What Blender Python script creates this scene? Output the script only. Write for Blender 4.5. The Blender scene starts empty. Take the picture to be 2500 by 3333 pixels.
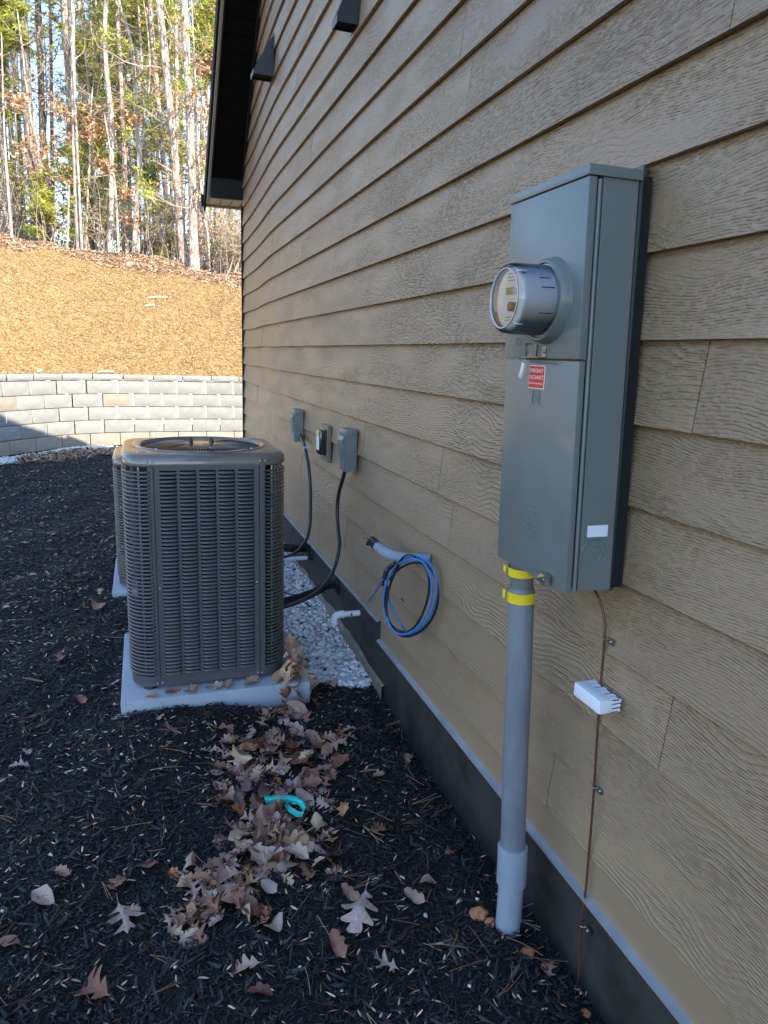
import bpy, bmesh, math, random
import numpy as np
from mathutils import Vector, Matrix, noise as mnoise

rnd = random.Random(11)
nrg = np.random.default_rng(7)
scene = bpy.context.scene
COL = scene.collection
R = math.radians

# ------------------------------------------------------------------ camera
cam_data = bpy.data.cameras.new('camera')
cam = bpy.data.objects.new('camera', cam_data)
COL.objects.link(cam)
cam_data.sensor_fit = 'HORIZONTAL'
cam_data.sensor_width = 36.0
cam_data.lens = 2323.4 * 36.0 / 2500.0
cam_data.clip_start = 0.05
cam_data.clip_end = 1500
cr = Vector((0.9481753, -0.3160054, 0.0332281))
cu = Vector((0.0363491, 0.2117603, 0.9766454))
cf = Vector((0.3156617, 0.9248233, -0.2122724))
m = Matrix.Identity(4)
for i in range(3):
    m[i][0] = cr[i]; m[i][1] = cu[i]; m[i][2] = -cf[i]
m[0][3], m[1][3], m[2][3] = -1.0108, 0.0, 1.5
cam.matrix_world = m
scene.camera = cam

# ------------------------------------------------------------------ light
SUN = Vector((0.54, -1.0, 0.90)).normalized()      # towards the sun
el = math.asin(SUN.z); az = math.atan2(SUN.x, SUN.y)
world = bpy.data.worlds.new('World'); scene.world = world; world.use_nodes = True
wn = world.node_tree; bg = wn.nodes['Background']
sky = wn.nodes.new('ShaderNodeTexSky'); sky.sky_type = 'NISHITA'; sky.sun_disc = False
sky.sun_elevation = el; sky.sun_rotation = az
sky.air_density = 0.9; sky.dust_density = 0.05; sky.ozone_density = 1.2; sky.altitude = 800
wn.links.new(sky.outputs[0], bg.inputs['Color']); bg.inputs['Strength'].default_value = 0.15
sl = bpy.data.lights.new('sun', 'SUN'); sl.energy = 3.5; sl.angle = R(0.5); sl.color = (1.0, 0.89, 0.74)
so = bpy.data.objects.new('sun', sl); COL.objects.link(so)
so.rotation_euler = SUN.to_track_quat('Z', 'Y').to_euler(); so.location = (5, -5, 12)
scene.view_settings.view_transform = 'Standard'
scene.view_settings.look = 'None'
scene.view_settings.gamma = 1.0
scene.view_settings.exposure = 2.0
scene.view_settings.use_curve_mapping = False

# ------------------------------------------------------------------ materials
def nmat(name):
    mt = bpy.data.materials.new(name); mt.use_nodes = True
    return mt, mt.node_tree.nodes, mt.node_tree.links, mt.node_tree.nodes['Principled BSDF']

def mat(name, col, rough=0.6, metal=0.0, var=0.12, vscale=6.0, bump=0.0, bscale=80.0, bdist=0.002,
        spec=0.5, stretch=(1, 1, 1), rvar=0.0, coat=0.0, objrand=0.0, attr=None, ramp=None):
    """painted/plain surface: base colour with soft uneven tone, optional grain relief"""
    mt, n, l, b = nmat(name)
    b.inputs['Roughness'].default_value = rough
    b.inputs['Metallic'].default_value = metal
    b.inputs['Specular IOR Level'].default_value = spec
    b.inputs['Coat Weight'].default_value = coat
    tc = n.new('ShaderNodeTexCoord'); mp = n.new('ShaderNodeMapping'); mp.inputs['Scale'].default_value = stretch
    l.new(tc.outputs['Object'], mp.inputs['Vector'])
    src = None
    if ramp:
        rp = n.new('ShaderNodeValToRGB'); e = rp.color_ramp.elements
        e[0].position = ramp[0][0]; e[0].color = (*ramp[0][1], 1)
        e[1].position = ramp[-1][0]; e[1].color = (*ramp[-1][1], 1)
        for ps, c in ramp[1:-1]:
            k = e.new(ps); k.color = (*c, 1)
        if attr:
            at = n.new('ShaderNodeAttribute'); at.attribute_name = attr
            l.new(at.outputs['Fac'], rp.inputs['Fac'])
        else:
            oi = n.new('ShaderNodeObjectInfo'); l.new(oi.outputs['Random'], rp.inputs['Fac'])
        src = rp.outputs['Color']
    nz = n.new('ShaderNodeTexNoise'); nz.inputs['Scale'].default_value = vscale
    nz.inputs['Detail'].default_value = 5; nz.inputs['Roughness'].default_value = 0.6
    l.new(mp.outputs[0], nz.inputs['Vector'])
    mr = n.new('ShaderNodeMapRange'); mr.inputs['From Min'].default_value = 0.3; mr.inputs['From Max'].default_value = 0.7
    mr.inputs['To Min'].default_value = 1 - var; mr.inputs['To Max'].default_value = 1 + var
    l.new(nz.outputs['Fac'], mr.inputs['Value'])
    fac = mr.outputs[0]
    if objrand:
        oi = n.new('ShaderNodeObjectInfo'); m2 = n.new('ShaderNodeMapRange')
        m2.inputs['To Min'].default_value = 1 - objrand; m2.inputs['To Max'].default_value = 1 + objrand
        l.new(oi.outputs['Random'], m2.inputs['Value'])
        mm = n.new('ShaderNodeMath'); mm.operation = 'MULTIPLY'
        l.new(fac, mm.inputs[0]); l.new(m2.outputs[0], mm.inputs[1]); fac = mm.outputs[0]
    vm = n.new('ShaderNodeVectorMath'); vm.operation = 'SCALE'
    if src: l.new(src, vm.inputs[0])
    else: vm.inputs[0].default_value = col
    l.new(fac, vm.inputs['Scale'])
    l.new(vm.outputs[0], b.inputs['Base Color'])
    if rvar:
        m3 = n.new('ShaderNodeMapRange'); m3.inputs['From Min'].default_value = 0.3; m3.inputs['From Max'].default_value = 0.7
        m3.inputs['To Min'].default_value = max(0.03, rough - rvar); m3.inputs['To Max'].default_value = min(1, rough + rvar)
        l.new(nz.outputs['Fac'], m3.inputs['Value']); l.new(m3.outputs[0], b.inputs['Roughness'])
    if bump:
        nb = n.new('ShaderNodeTexNoise'); nb.inputs['Scale'].default_value = bscale; nb.inputs['Detail'].default_value = 6
        nb.inputs['Roughness'].default_value = 0.65
        l.new(mp.outputs[0], nb.inputs['Vector'])
        bp = n.new('ShaderNodeBump'); bp.inputs['Strength'].default_value = bump; bp.inputs['Distance'].default_value = bdist
        l.new(nb.outputs['Fac'], bp.inputs['Height']); l.new(bp.outputs[0], b.inputs['Normal'])
    return mt

def siding_mat():
    mt, n, l, b = nmat('siding_taupe_paint')
    b.inputs['Roughness'].default_value = 0.42
    tc = n.new('ShaderNodeTexCoord'); oi = n.new('ShaderNodeObjectInfo')
    vm = n.new('ShaderNodeVectorMath'); vm.operation = 'SCALE'; vm.inputs[0].default_value = (0, 91.0, 17.0)
    l.new(oi.outputs['Random'], vm.inputs['Scale'])
    ad = n.new('ShaderNodeVectorMath'); l.new(tc.outputs['Object'], ad.inputs[0]); l.new(vm.outputs[0], ad.inputs[1])
    def M(op, a, c=None, v=None):
        k = n.new('ShaderNodeMath'); k.operation = op
        if isinstance(a, (int, float)): k.inputs[0].default_value = a
        else: l.new(a, k.inputs[0])
        if c is not None: l.new(c, k.inputs[1])
        elif v is not None: k.inputs[1].default_value = v
        return k.outputs[0]
    def NZ(sc, scale=1.0, det=3, rough=0.5):
        mp = n.new('ShaderNodeMapping'); mp.inputs['Scale'].default_value = sc
        l.new(ad.outputs[0], mp.inputs['Vector'])
        z = n.new('ShaderNodeTexNoise'); z.inputs['Scale'].default_value = scale
        z.inputs['Detail'].default_value = det; z.inputs['Roughness'].default_value = rough
        l.new(mp.outputs[0], z.inputs['Vector']); return z.outputs['Fac']
    sp = n.new('ShaderNodeSeparateXYZ'); l.new(ad.outputs[0], sp.inputs[0])
    sz0 = n.new('ShaderNodeSeparateXYZ'); l.new(tc.outputs['Object'], sz0.inputs[0]); z_local = sz0.outputs['Z']
    big = NZ((1, 2.5, 4.4), 1.0, 1.2, 0.4)          # slow figure of the board: cathedrals and knots
    mid = NZ((1, 14, 45), 1.0, 3, 0.6)
    ph = M('ADD', M('MULTIPLY', sp.outputs['Z'], v=930.0), M('MULTIPLY', big, v=95.0))
    ph = M('ADD', ph, M('MULTIPLY', mid, v=9.0))
    ring = M('SINE', ph)
    ring = M('ADD', M('MULTIPLY', ring, v=0.5), v=0.5)
    ring = M('POWER', ring, v=1.6)
    brk = NZ((1, 34, 95), 1.0, 2, 0.6)               # broken fibres
    mr = n.new('ShaderNodeMapRange'); mr.inputs['From Min'].default_value = 0.34; mr.inputs['From Max'].default_value = 0.6
    l.new(brk, mr.inputs['Value'])
    patch = NZ((1, 2.2, 9), 1.0, 2, 0.5)             # smooth areas between the figured ones
    mr2 = n.new('ShaderNodeMapRange'); mr2.inputs['From Min'].default_value = 0.36; mr2.inputs['From Max'].default_value = 0.56
    mr2.inputs['To Min'].default_value = 0.25
    l.new(patch, mr2.inputs['Value'])
    h = M('MULTIPLY', M('MULTIPLY', ring, mr.outputs[0]), mr2.outputs[0])
    fig = NZ((1, 4.2, 6.0), 1.0, 1.0, 0.4)            # broad raised figure, wide enough to read from afar
    r2 = M('SINE', M('ADD', M('MULTIPLY', sp.outputs['Z'], v=380.0), M('MULTIPLY', fig, v=60.0)))
    r2 = M('POWER', M('ADD', M('MULTIPLY', r2, v=0.5), v=0.5), v=2.2)
    pm = NZ((1, 1.1, 3.4), 1.0, 1.5, 0.5)
    mr4 = n.new('ShaderNodeMapRange'); mr4.inputs['From Min'].default_value = 0.50; mr4.inputs['From Max'].default_value = 0.60
    l.new(pm, mr4.inputs['Value'])
    h = M('ADD', h, M('MULTIPLY', M('MULTIPLY', r2, mr4.outputs[0]), v=0.8))
    fine = NZ((1, 120, 420), 1.0, 2, 0.6)
    h = M('ADD', h, M('MULTIPLY', fine, v=0.8))
    h = M('ADD', h, M('MULTIPLY', brk, v=0.35))
    bp = n.new('ShaderNodeBump'); bp.inputs['Strength'].default_value = 1.0; bp.inputs['Distance'].default_value = 0.0024
    l.new(h, bp.inputs['Height']); l.new(bp.outputs[0], b.inputs['Normal'])
    tone = NZ((1, 0.8, 2.5), 1.0, 5, 0.6)
    mr3 = n.new('ShaderNodeMapRange'); mr3.inputs['From Min'].default_value = 0.3; mr3.inputs['From Max'].default_value = 0.7
    mr3.inputs['To Min'].default_value = 0.90; mr3.inputs['To Max'].default_value = 1.08
    l.new(tone, mr3.inputs['Value'])
    vs = n.new('ShaderNodeVectorMath'); vs.operation = 'SCALE'; vs.inputs[0].default_value = (0.318, 0.216, 0.130)
    l.new(M('MULTIPLY', mr3.outputs[0], M('ADD', M('MULTIPLY', oi.outputs['Random'], v=0.10), v=0.95)), vs.inputs['Scale']); l.new(vs.outputs[0], b.inputs['Base Color'])
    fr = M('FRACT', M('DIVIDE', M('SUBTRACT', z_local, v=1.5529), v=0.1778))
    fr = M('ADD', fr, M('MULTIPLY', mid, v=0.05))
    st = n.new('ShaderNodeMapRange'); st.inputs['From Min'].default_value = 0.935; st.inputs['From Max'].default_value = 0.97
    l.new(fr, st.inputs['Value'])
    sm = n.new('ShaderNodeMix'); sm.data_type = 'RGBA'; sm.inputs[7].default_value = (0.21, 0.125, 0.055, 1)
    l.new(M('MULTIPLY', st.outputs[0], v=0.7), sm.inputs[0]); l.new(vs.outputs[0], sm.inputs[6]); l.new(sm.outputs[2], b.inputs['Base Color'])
    rr = n.new('ShaderNodeMapRange'); rr.inputs['To Min'].default_value = 0.24; rr.inputs['To Max'].default_value = 0.42
    l.new(tone, rr.inputs['Value']); l.new(rr.outputs[0], b.inputs['Roughness'])
    return mt

def bark_mat(name, c1, c2, sc=(9, 9, 2.2)):
    mt, n, l, b = nmat(name); b.inputs['Roughness'].default_value = 0.9
    tc = n.new('ShaderNodeTexCoord'); mp = n.new('ShaderNodeMapping'); mp.inputs['Scale'].default_value = sc
    l.new(tc.outputs['Object'], mp.inputs['Vector'])
    v = n.new('ShaderNodeTexVoronoi'); v.feature = 'DISTANCE_TO_EDGE'; v.inputs['Scale'].default_value = 2.2
    nz = n.new('ShaderNodeTexNoise'); nz.inputs['Scale'].default_value = 3; nz.inputs['Detail'].default_value = 6
    l.new(mp.outputs[0], nz.inputs['Vector'])
    mx = n.new('ShaderNodeMix'); mx.data_type = 'VECTOR'; mx.inputs['Factor'].default_value = 0.35
    l.new(mp.outputs[0], mx.inputs[4]); l.new(nz.outputs['Color'], mx.inputs[5]); l.new(mx.outputs[1], v.inputs['Vector'])
    rp = n.new('ShaderNodeValToRGB'); rp.color_ramp.elements[0].color = (*c1, 1); rp.color_ramp.elements[1].color = (*c2, 1)
    rp.color_ramp.elements[0].position = 0.0; rp.color_ramp.elements[1].position = 0.22
    l.new(v.outputs['Distance'], rp.inputs['Fac'])
    vs = n.new('ShaderNodeVectorMath'); vs.operation = 'SCALE'
    mr = n.new('ShaderNodeMapRange'); mr.inputs['From Min'].default_value = .3; mr.inputs['From Max'].default_value = .7
    mr.inputs['To Min'].default_value = 0.7; mr.inputs['To Max'].default_value = 1.25
    l.new(nz.outputs['Fac'], mr.inputs['Value']); l.new(rp.outputs[0], vs.inputs[0]); l.new(mr.outputs[0], vs.inputs['Scale'])
    l.new(vs.outputs[0], b.inputs['Base Color'])
    bp = n.new('ShaderNodeBump'); bp.inputs['Strength'].default_value = 0.9; bp.inputs['Distance'].default_value = 0.03
    l.new(v.outputs['Distance'], bp.inputs['Height']); l.new(bp.outputs[0], b.inputs['Normal'])
    return mt

def glass_mat(name):
    mt, n, l, b = nmat(name)
    b.inputs['Base Color'].default_value = (0.93, 0.94, 0.96, 1)
    b.inputs['Roughness'].default_value = 0.04
    b.inputs['Transmission Weight'].default_value = 0.0
    tr = n.new('ShaderNodeBsdfTransparent'); gl = n.new('ShaderNodeBsdfGlossy'); gl.inputs['Roughness'].default_value = 0.04
    tr.inputs['Color'].default_value = (0.92, 0.93, 0.94, 1)
    fr = n.new('ShaderNodeFresnel'); fr.inputs['IOR'].default_value = 1.55
    mx = n.new('ShaderNodeMixShader'); l.new(fr.outputs[0], mx.inputs[0]); l.new(tr.outputs[0], mx.inputs[1]); l.new(gl.outputs[0], mx.inputs[2])
    l.new(mx.outputs[0], n['Material Output'].inputs['Surface'])
    return mt

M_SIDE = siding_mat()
M_SKIRT = mat('skirt_paint', (0.285, 0.196, 0.120), 0.45, var=0.14, vscale=3, bump=0.5, bscale=130, stretch=(1, .14, 1))
M_DARKTRIM = mat('dark_bronze_trim', (0.0162, 0.0135, 0.0121), 0.8, var=0.15, spec=0.2)
M_SOFFIT = mat('soffit_black', (0.006, 0.005, 0.0045), 0.9, var=0.15, spec=0.1)
M_TANTRIM = mat('trim_taupe', (0.40, 0.31, 0.22), 0.4, var=0.06)
M_GREYTRIM = mat('caulk_trim', (0.115, 0.107, 0.10), 0.5, var=0.12, bump=0.4, bscale=30)
M_FOUND = mat('foundation_coating', (0.0284, 0.0250, 0.0216), 0.62, var=0.35, vscale=5, bump=0.5, bscale=45, bdist=0.003, rvar=0.15)
M_CONC = mat('bare_concrete', (0.2295, 0.1958, 0.1418), 0.9, var=0.3, vscale=9, bump=0.9, bscale=35, bdist=0.006)
M_FLASH = mat('flashing_metal', (0.3375, 0.3510, 0.3713), 0.35, 0.3, var=0.2, vscale=7)
M_VENT = mat('vent_brown', (0.0270, 0.0243, 0.0257), 0.4, var=0.1)
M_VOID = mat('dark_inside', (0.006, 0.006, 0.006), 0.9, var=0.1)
M_ROOF = mat('roof_shingle', (0.03, 0.028, 0.027), 0.9, var=0.4, vscale=20, bump=0.6, bscale=60)
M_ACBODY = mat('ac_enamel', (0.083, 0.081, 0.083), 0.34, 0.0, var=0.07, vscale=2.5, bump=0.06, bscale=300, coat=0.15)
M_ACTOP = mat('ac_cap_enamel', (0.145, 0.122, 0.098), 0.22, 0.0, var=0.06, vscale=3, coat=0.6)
M_ACWIRE = mat('guard_wire_enamel', (0.0675, 0.0675, 0.0743), 0.22, var=0.1, coat=0.3)
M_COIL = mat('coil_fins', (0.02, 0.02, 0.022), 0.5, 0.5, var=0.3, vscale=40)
M_LIGHTGAP = mat('light_gap_pale', (0.55, 0.52, 0.46), 0.4, 0.6, var=0.2)  # pale tone standing in for light seen between the corner slats
M_SCREW = mat('screw_zinc', (0.45, 0.46, 0.47), 0.3, 0.9, var=0.1)
M_BLACKP = mat('black_plastic', (0.012, 0.012, 0.013), 0.35, var=0.15)
M_PAD = mat('pad_composite', (0.35, 0.385, 0.43), 0.75, var=0.10, vscale=7, bump=0.35, bscale=90, bdist=0.002)
M_BOX = mat('meter_box_enamel', (0.150, 0.168, 0.152), 0.36, 0.0, var=0.05, vscale=14, coat=0.08, spec=0.4, bump=0.12, bscale=9, bdist=0.004, rvar=0.05)
M_BOXSIDE = M_BOX
M_DC = mat('disconnect_enamel', (0.1620, 0.1755, 0.1620), 0.38, var=0.05, vscale=8)
M_STEEL = mat('stamped_steel', (0.30, 0.29, 0.27), 0.3, 0.9, var=0.12, vscale=30)
M_METERB = mat('meter_shell', (0.50, 0.51, 0.54), 0.22, var=0.05, coat=0.5)
M_METERF = mat('meter_face', (0.80, 0.72, 0.58), 0.5, var=0.12, vscale=40)
M_LCD = mat('meter_display', (0.30, 0.27, 0.12), 0.3, var=0.1)
M_COPPERISH = mat('optical_port_copper', (0.42, 0.17, 0.08), 0.35, 0.4, var=0.3, vscale=60)
M_GLASS = glass_mat('meter_glass')
M_CLEARP = mat('seal_plastic', (0.62, 0.60, 0.56), 0.25, var=0.15, vscale=60, coat=0.4)
M_RED = mat('red_label', (0.6750, 0.0243, 0.0135), 0.4, var=0.03)
M_WHITE = mat('white_print', (0.8370, 0.8370, 0.8370), 0.45, var=0.03)
M_LABELW = mat('white_label', (0.7560, 0.7695, 0.8100), 0.45, var=0.03)
M_PVC = mat('grey_pvc', (0.1755, 0.1863, 0.2025), 0.42, var=0.20, vscale=5, stretch=(3, 3, 0.8), rvar=0.08, bump=0.1, bscale=30)
M_PVC2 = mat('grey_pvc_coupling', (0.2700, 0.3038, 0.3510), 0.38, var=0.08, vscale=7)
M_YEL = mat('yellow_tape', (0.8370, 0.5940, 0.0162), 0.35, var=0.08, vscale=20, bump=0.3, bscale=40)
M_PVCW = mat('white_pvc', (0.66, 0.66, 0.67), 0.35, var=0.08, vscale=15)
M_BLKCABLE = mat('black_flex', (0.018, 0.018, 0.019), 0.38, var=0.2, vscale=12)
M_FOAM = mat('black_foam_insulation', (0.014, 0.014, 0.015), 0.75, var=0.3, vscale=20, bump=0.6, bscale=50)
M_BLUEC = mat('blue_cable_jacket', (0.016, 0.17, 0.47), 0.35, var=0.08, vscale=20)
M_ENT = mat('blue_grey_flex_tube', (0.30, 0.34, 0.42), 0.4, var=0.08, vscale=20)
M_COPPER = mat('brown_ground_wire', (0.1148, 0.0405, 0.0216), 0.38, 0.2, var=0.25, vscale=20)
M_TEAL = mat('turquoise_plastic', (0.0081, 0.4860, 0.4050), 0.35, var=0.15, vscale=30)
M_CLAY = mat('red_clay', (0.4590, 0.1755, 0.0743), 0.95, var=0.35, vscale=40, bump=1.0, bscale=60, bdist=0.006)
M_BLUETIE = mat('pale_blue_tie', (0.35, 0.50, 0.80), 0.4, var=0.1)
M_OUTW = mat('outlet_cover_black', (0.02, 0.019, 0.018), 0.2, var=0.1, coat=0.5)
M_BLOCKW = mat('mount_block', (0.20, 0.165, 0.12), 0.45, var=0.08)

M_MULCH = mat('mulch_soil', (0.0068, 0.0061, 0.0057), 0.85, var=0.6, vscale=30, bump=1.0, bscale=70, bdist=0.02)
M_CHIP = mat('mulch_chip', (0, 0, 0), 0.55, var=0.3, vscale=40, bump=0.5, bscale=150, attr='tone',
             ramp=[(0, (0.0034, 0.0034, 0.0036)), (0.55, (0.0101, 0.0095, 0.0095)), (0.86, (0.0280, 0.0245, 0.0230)), (0.945, (0.070, 0.046, 0.032)), (1.0, (0.1755, 0.1215, 0.0743))])
M_HUSK = mat('seed_husk', (0, 0, 0), 0.6, var=0.1, attr='tone', ramp=[(0, (0.2160, 0.1350, 0.0743)), (0.5, (0.4860, 0.3645, 0.2295)), (1.0, (0.7830, 0.6615, 0.4860))])
M_NEEDLE = mat('pine_needle_dry', (0, 0, 0), 0.6, var=0.1, attr='tone', ramp=[(0, (0.1215, 0.0473, 0.0203)), (0.6, (0.2565, 0.1148, 0.0473)), (1.0, (0.4050, 0.2430, 0.1215))])
M_PEB = mat('pebble', (0, 0, 0), 0.65, var=0.1, vscale=60, attr='tone', ramp=[(0, (0.34, 0.30, 0.26)), (0.2, (0.56, 0.55, 0.53)), (0.7, (0.76, 0.74, 0.70)), (0.93, (0.82, 0.80, 0.75)), (1.0, (0.52, 0.36, 0.24))])
M_LEAF = mat('dry_leaf', (0, 0, 0), 0.5, var=0.28, vscale=22, bump=0.4, bscale=60, bdist=0.003,
             ramp=[(0, (0.085, 0.036, 0.026)), (0.14, (0.22, 0.085, 0.045)), (0.32, (0.31, 0.165, 0.105)), (0.52, (0.40, 0.245, 0.18)), (0.78, (0.40, 0.30, 0.26)), (0.93, (0.50, 0.32, 0.17)), (1, (0.42, 0.13, 0.04))])
M_LEAFU = mat('buried_leaf', (0, 0, 0), 0.5, var=0.28, vscale=22, bump=0.4, bscale=60, bdist=0.003, attr='tone',
             ramp=[(0, (0.085, 0.036, 0.026)), (0.14, (0.22, 0.085, 0.045)), (0.32, (0.31, 0.165, 0.105)), (0.52, (0.40, 0.245, 0.18)), (0.78, (0.40, 0.30, 0.26)), (0.93, (0.50, 0.32, 0.17)), (1, (0.42, 0.13, 0.04))])
M_LITTER = mat('leaf_litter', (0, 0, 0), 0.6, var=0.2, attr='tone', ramp=[(0, (0.10, 0.045, 0.022)), (0.5, (0.26, 0.155, 0.09)), (1.0, (0.42, 0.32, 0.22))])
M_HILL = mat('straw_mulch_ground', (0.30, 0.19, 0.075), 0.9, var=0.35, vscale=6, bump=1.0, bscale=18, bdist=0.05)
M_STRAW = mat('straw_mulch_chip', (0, 0, 0), 0.7, var=0.15, vscale=10, attr='tone', ramp=[(0, (0.19, 0.10, 0.032)), (0.35, (0.36, 0.235, 0.095)), (0.8, (0.46, 0.33, 0.155)), (1.0, (0.62, 0.51, 0.33))])
M_WHITEWOOD = mat('pale_split_wood', (0.62, 0.47, 0.26), 0.7, var=0.15, vscale=20)
M_FLOOR = mat('pine_straw_litter', (0, 0, 0), 0.8, var=0.15, attr='tone', ramp=[(0, (0.17, 0.085, 0.05)), (0.5, (0.36, 0.235, 0.15)), (1.0, (0.52, 0.41, 0.30))])
M_BLOCK = mat('split_face_block', (0.235, 0.238, 0.222), 0.9, var=0.12, vscale=9, bump=0.9, bscale=32, bdist=0.008, objrand=0.05)
M_BLOCKT = mat('split_face_block_tan', (0.26, 0.235, 0.19), 0.9, var=0.14, vscale=9, bump=0.9, bscale=32, bdist=0.008, objrand=0.05)
M_BARK = bark_mat('pine_bark', (0.20, 0.13, 0.09), (0.60, 0.50, 0.42))
M_BARKG = bark_mat('grey_bark', (0.07, 0.055, 0.045), (0.29, 0.25, 0.21), (14, 14, 1.6))
M_BARKP = bark_mat('pale_smooth_bark', (0.26, 0.21, 0.17), (0.56, 0.49, 0.41), (5, 5, 2))
M_TWIG = mat('twig', (0.32, 0.255, 0.19), 0.8, var=0.3, vscale=3)
M_PINE = mat('pine_needles', (0, 0, 0), 0.55, var=0.2, attr='tone', ramp=[(0, (0.09, 0.14, 0.03)), (0.45, (0.27, 0.31, 0.05)), (1.0, (0.60, 0.55, 0.08))])
M_FARG = mat('far_foliage', (0, 0, 0), 0.6, var=0.2, attr='tone', ramp=[(0, (0.06, 0.11, 0.05)), (0.5, (0.17, 0.23, 0.07)), (1.0, (0.38, 0.40, 0.11))])
M_BLEAF = mat('clinging_brown_leaf', (0, 0, 0), 0.6, var=0.2, attr='tone', ramp=[(0, (0.22, 0.09, 0.04)), (0.5, (0.42, 0.20, 0.09)), (1.0, (0.56, 0.36, 0.20))])
for mm in (M_PINE, M_FARG, M_BLEAF):
    mm.node_tree.nodes['Principled BSDF'].inputs['Subsurface Weight'].default_value = 0.0

# ------------------------------------------------------------------ mesh helpers
class MB:
    def __init__(s): s.v = []; s.f = []
    def add(s, vs, fs):
        o = len(s.v); s.v += [tuple(a) for a in vs]; s.f += [tuple(o + i for i in f) for f in fs]; return s
    def box(s, lo, hi):
        (x0, y0, z0), (x1, y1, z1) = lo, hi
        return s.add([(x0, y0, z0), (x1, y0, z0), (x1, y1, z0), (x0, y1, z0), (x0, y0, z1), (x1, y0, z1), (x1, y1, z1), (x0, y1, z1)],
                     [(0, 3, 2, 1), (4, 5, 6, 7), (0, 1, 5, 4), (1, 2, 6, 5), (2, 3, 7, 6), (3, 0, 4, 7)])
    def bbox(s, lo, hi, b):
        bm = bmesh.new(); bmesh.ops.create_cube(bm, size=1)
        c = [(a + d) / 2 for a, d in zip(lo, hi)]; e = [d - a for a, d in zip(lo, hi)]
        for v in bm.verts: v.co = Vector((c[0] + v.co.x * e[0], c[1] + v.co.y * e[1], c[2] + v.co.z * e[2]))
        bmesh.ops.bevel(bm, geom=bm.edges[:], offset=b, segments=2, profile=0.6, affect='EDGES')
        bm.verts.index_update()
        s.add([v.co[:] for v in bm.verts], [[v.index for v in f.verts] for f in bm.faces]); bm.free(); return s
    def tube(s, path, rad, n=8, caps=True):
        P = [Vector(p) for p in path]
        if not hasattr(rad, '__len__'): rad = [rad] * len(P)
        up = None; vs = []; fs = []
        for i, p in enumerate(P):
            t = (P[min(i + 1, len(P) - 1)] - P[max(i - 1, 0)])
            t = t.normalized() if t.length > 1e-9 else Vector((0, 0, 1))
            if up is None:
                up = t.orthogonal().normalized()
            up = (up - t * up.dot(t))
            up = up.normalized() if up.length > 1e-6 else t.orthogonal().normalized()
            w = t.cross(up)
            for k in range(n):
                a = 2 * math.pi * k / n
                vs.append(p + (up * math.cos(a) + w * math.sin(a)) * rad[i])
        for i in range(len(P) - 1):
            for k in range(n):
                a, b = i * n + k, i * n + (k + 1) % n
                fs.append((a, b, b + n, a + n))
        if caps:
            fs.append(tuple(range(n - 1, -1, -1))); fs.append(tuple((len(P) - 1) * n + k for k in range(n)))
        return s.add(vs, fs)
    def lathe(s, prof, o, axis='x', n=32, close=True):
        """prof: (along, radius) pairs; axis: direction of 'along' """
        vs = []; fs = []
        for a, r in prof:
            for k in range(n):
                t = 2 * math.pi * k / n; c, q = r * math.cos(t), r * math.sin(t)
                if axis == 'x': vs.append((o[0] + a, o[1] + c, o[2] + q))
                elif axis == 'y': vs.append((o[0] + c, o[1] + a, o[2] + q))
                else: vs.append((o[0] + c, o[1] + q, o[2] + a))
        for i in range(len(prof) - 1):
            for k in range(n):
                a, b = i * n + k, i * n + (k + 1) % n
                fs.append((a, b, b + n, a + n))
        if close:
            fs.append(tuple(range(n))[::-1]); fs.append(tuple((len(prof) - 1) * n + k for k in range(n)))
        return s.add(vs, fs)
    def prism(s, poly, axis, a, b):
        """poly in the two other axes (in xyz order), extruded a..b along axis"""
        def P(u, v, w): return {'x': (w, u, v), 'y': (u, w, v), 'z': (u, v, w)}[axis]
        n = len(poly); vs = [P(u, v, a) for u, v in poly] + [P(u, v, b) for u, v in poly]
        fs = [tuple(range(n))[::-1], tuple(range(n, 2 * n))] + [(i, (i + 1) % n, n + (i + 1) % n, n + i) for i in range(n)]
        return s.add(vs, fs)

def link(name, me, m, parent=None, loc=None):
    o = bpy.data.objects.new(name, me)
    if m is not None and len(me.materials) == 0: me.materials.append(m)
    COL.objects.link(o)
    if parent: o.parent = parent
    if loc is not None: o.location = loc
    return o

def origin(p):
    v = Vector((0, 0, 0))
    while p is not None: v += Vector(p.location); p = p.parent
    return v

def part(name, mb, m, parent=None, smooth=False, at=None, label=None, kind=None):
    """world-space verts -> a mesh object; local origin at the parent's (or at 'at')"""
    o = origin(parent) if parent else Vector(at or (0, 0, 0))
    vs = [(x - o.x, y - o.y, z - o.z) for x, y, z in mb.v]
    me = bpy.data.meshes.new(name); me.from_pydata(vs, [], mb.f)
    bm = bmesh.new(); bm.from_mesh(me); bmesh.ops.recalc_face_normals(bm, faces=bm.faces); bm.to_mesh(me); bm.free()
    if smooth:
        me.shade_smooth(); me.set_sharp_from_angle(angle=R(38))
    me.update()
    ob = link(name, me, m, parent, None if parent else tuple(o))
    if label: ob['label'] = label
    if kind: ob['kind'] = kind
    return ob

def thing(name, label, cat, loc=(0, 0, 0), group=None):
    o = bpy.data.objects.new(name, None); o.empty_display_size = 0.1; COL.objects.link(o)
    o.location = loc; o['label'] = label; o['category'] = cat
    if group: o['group'] = group
    return o

def tag(o, label, cat, group=None):
    o['label'] = label; o['category'] = cat
    if group: o['group'] = group
    return o

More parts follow.
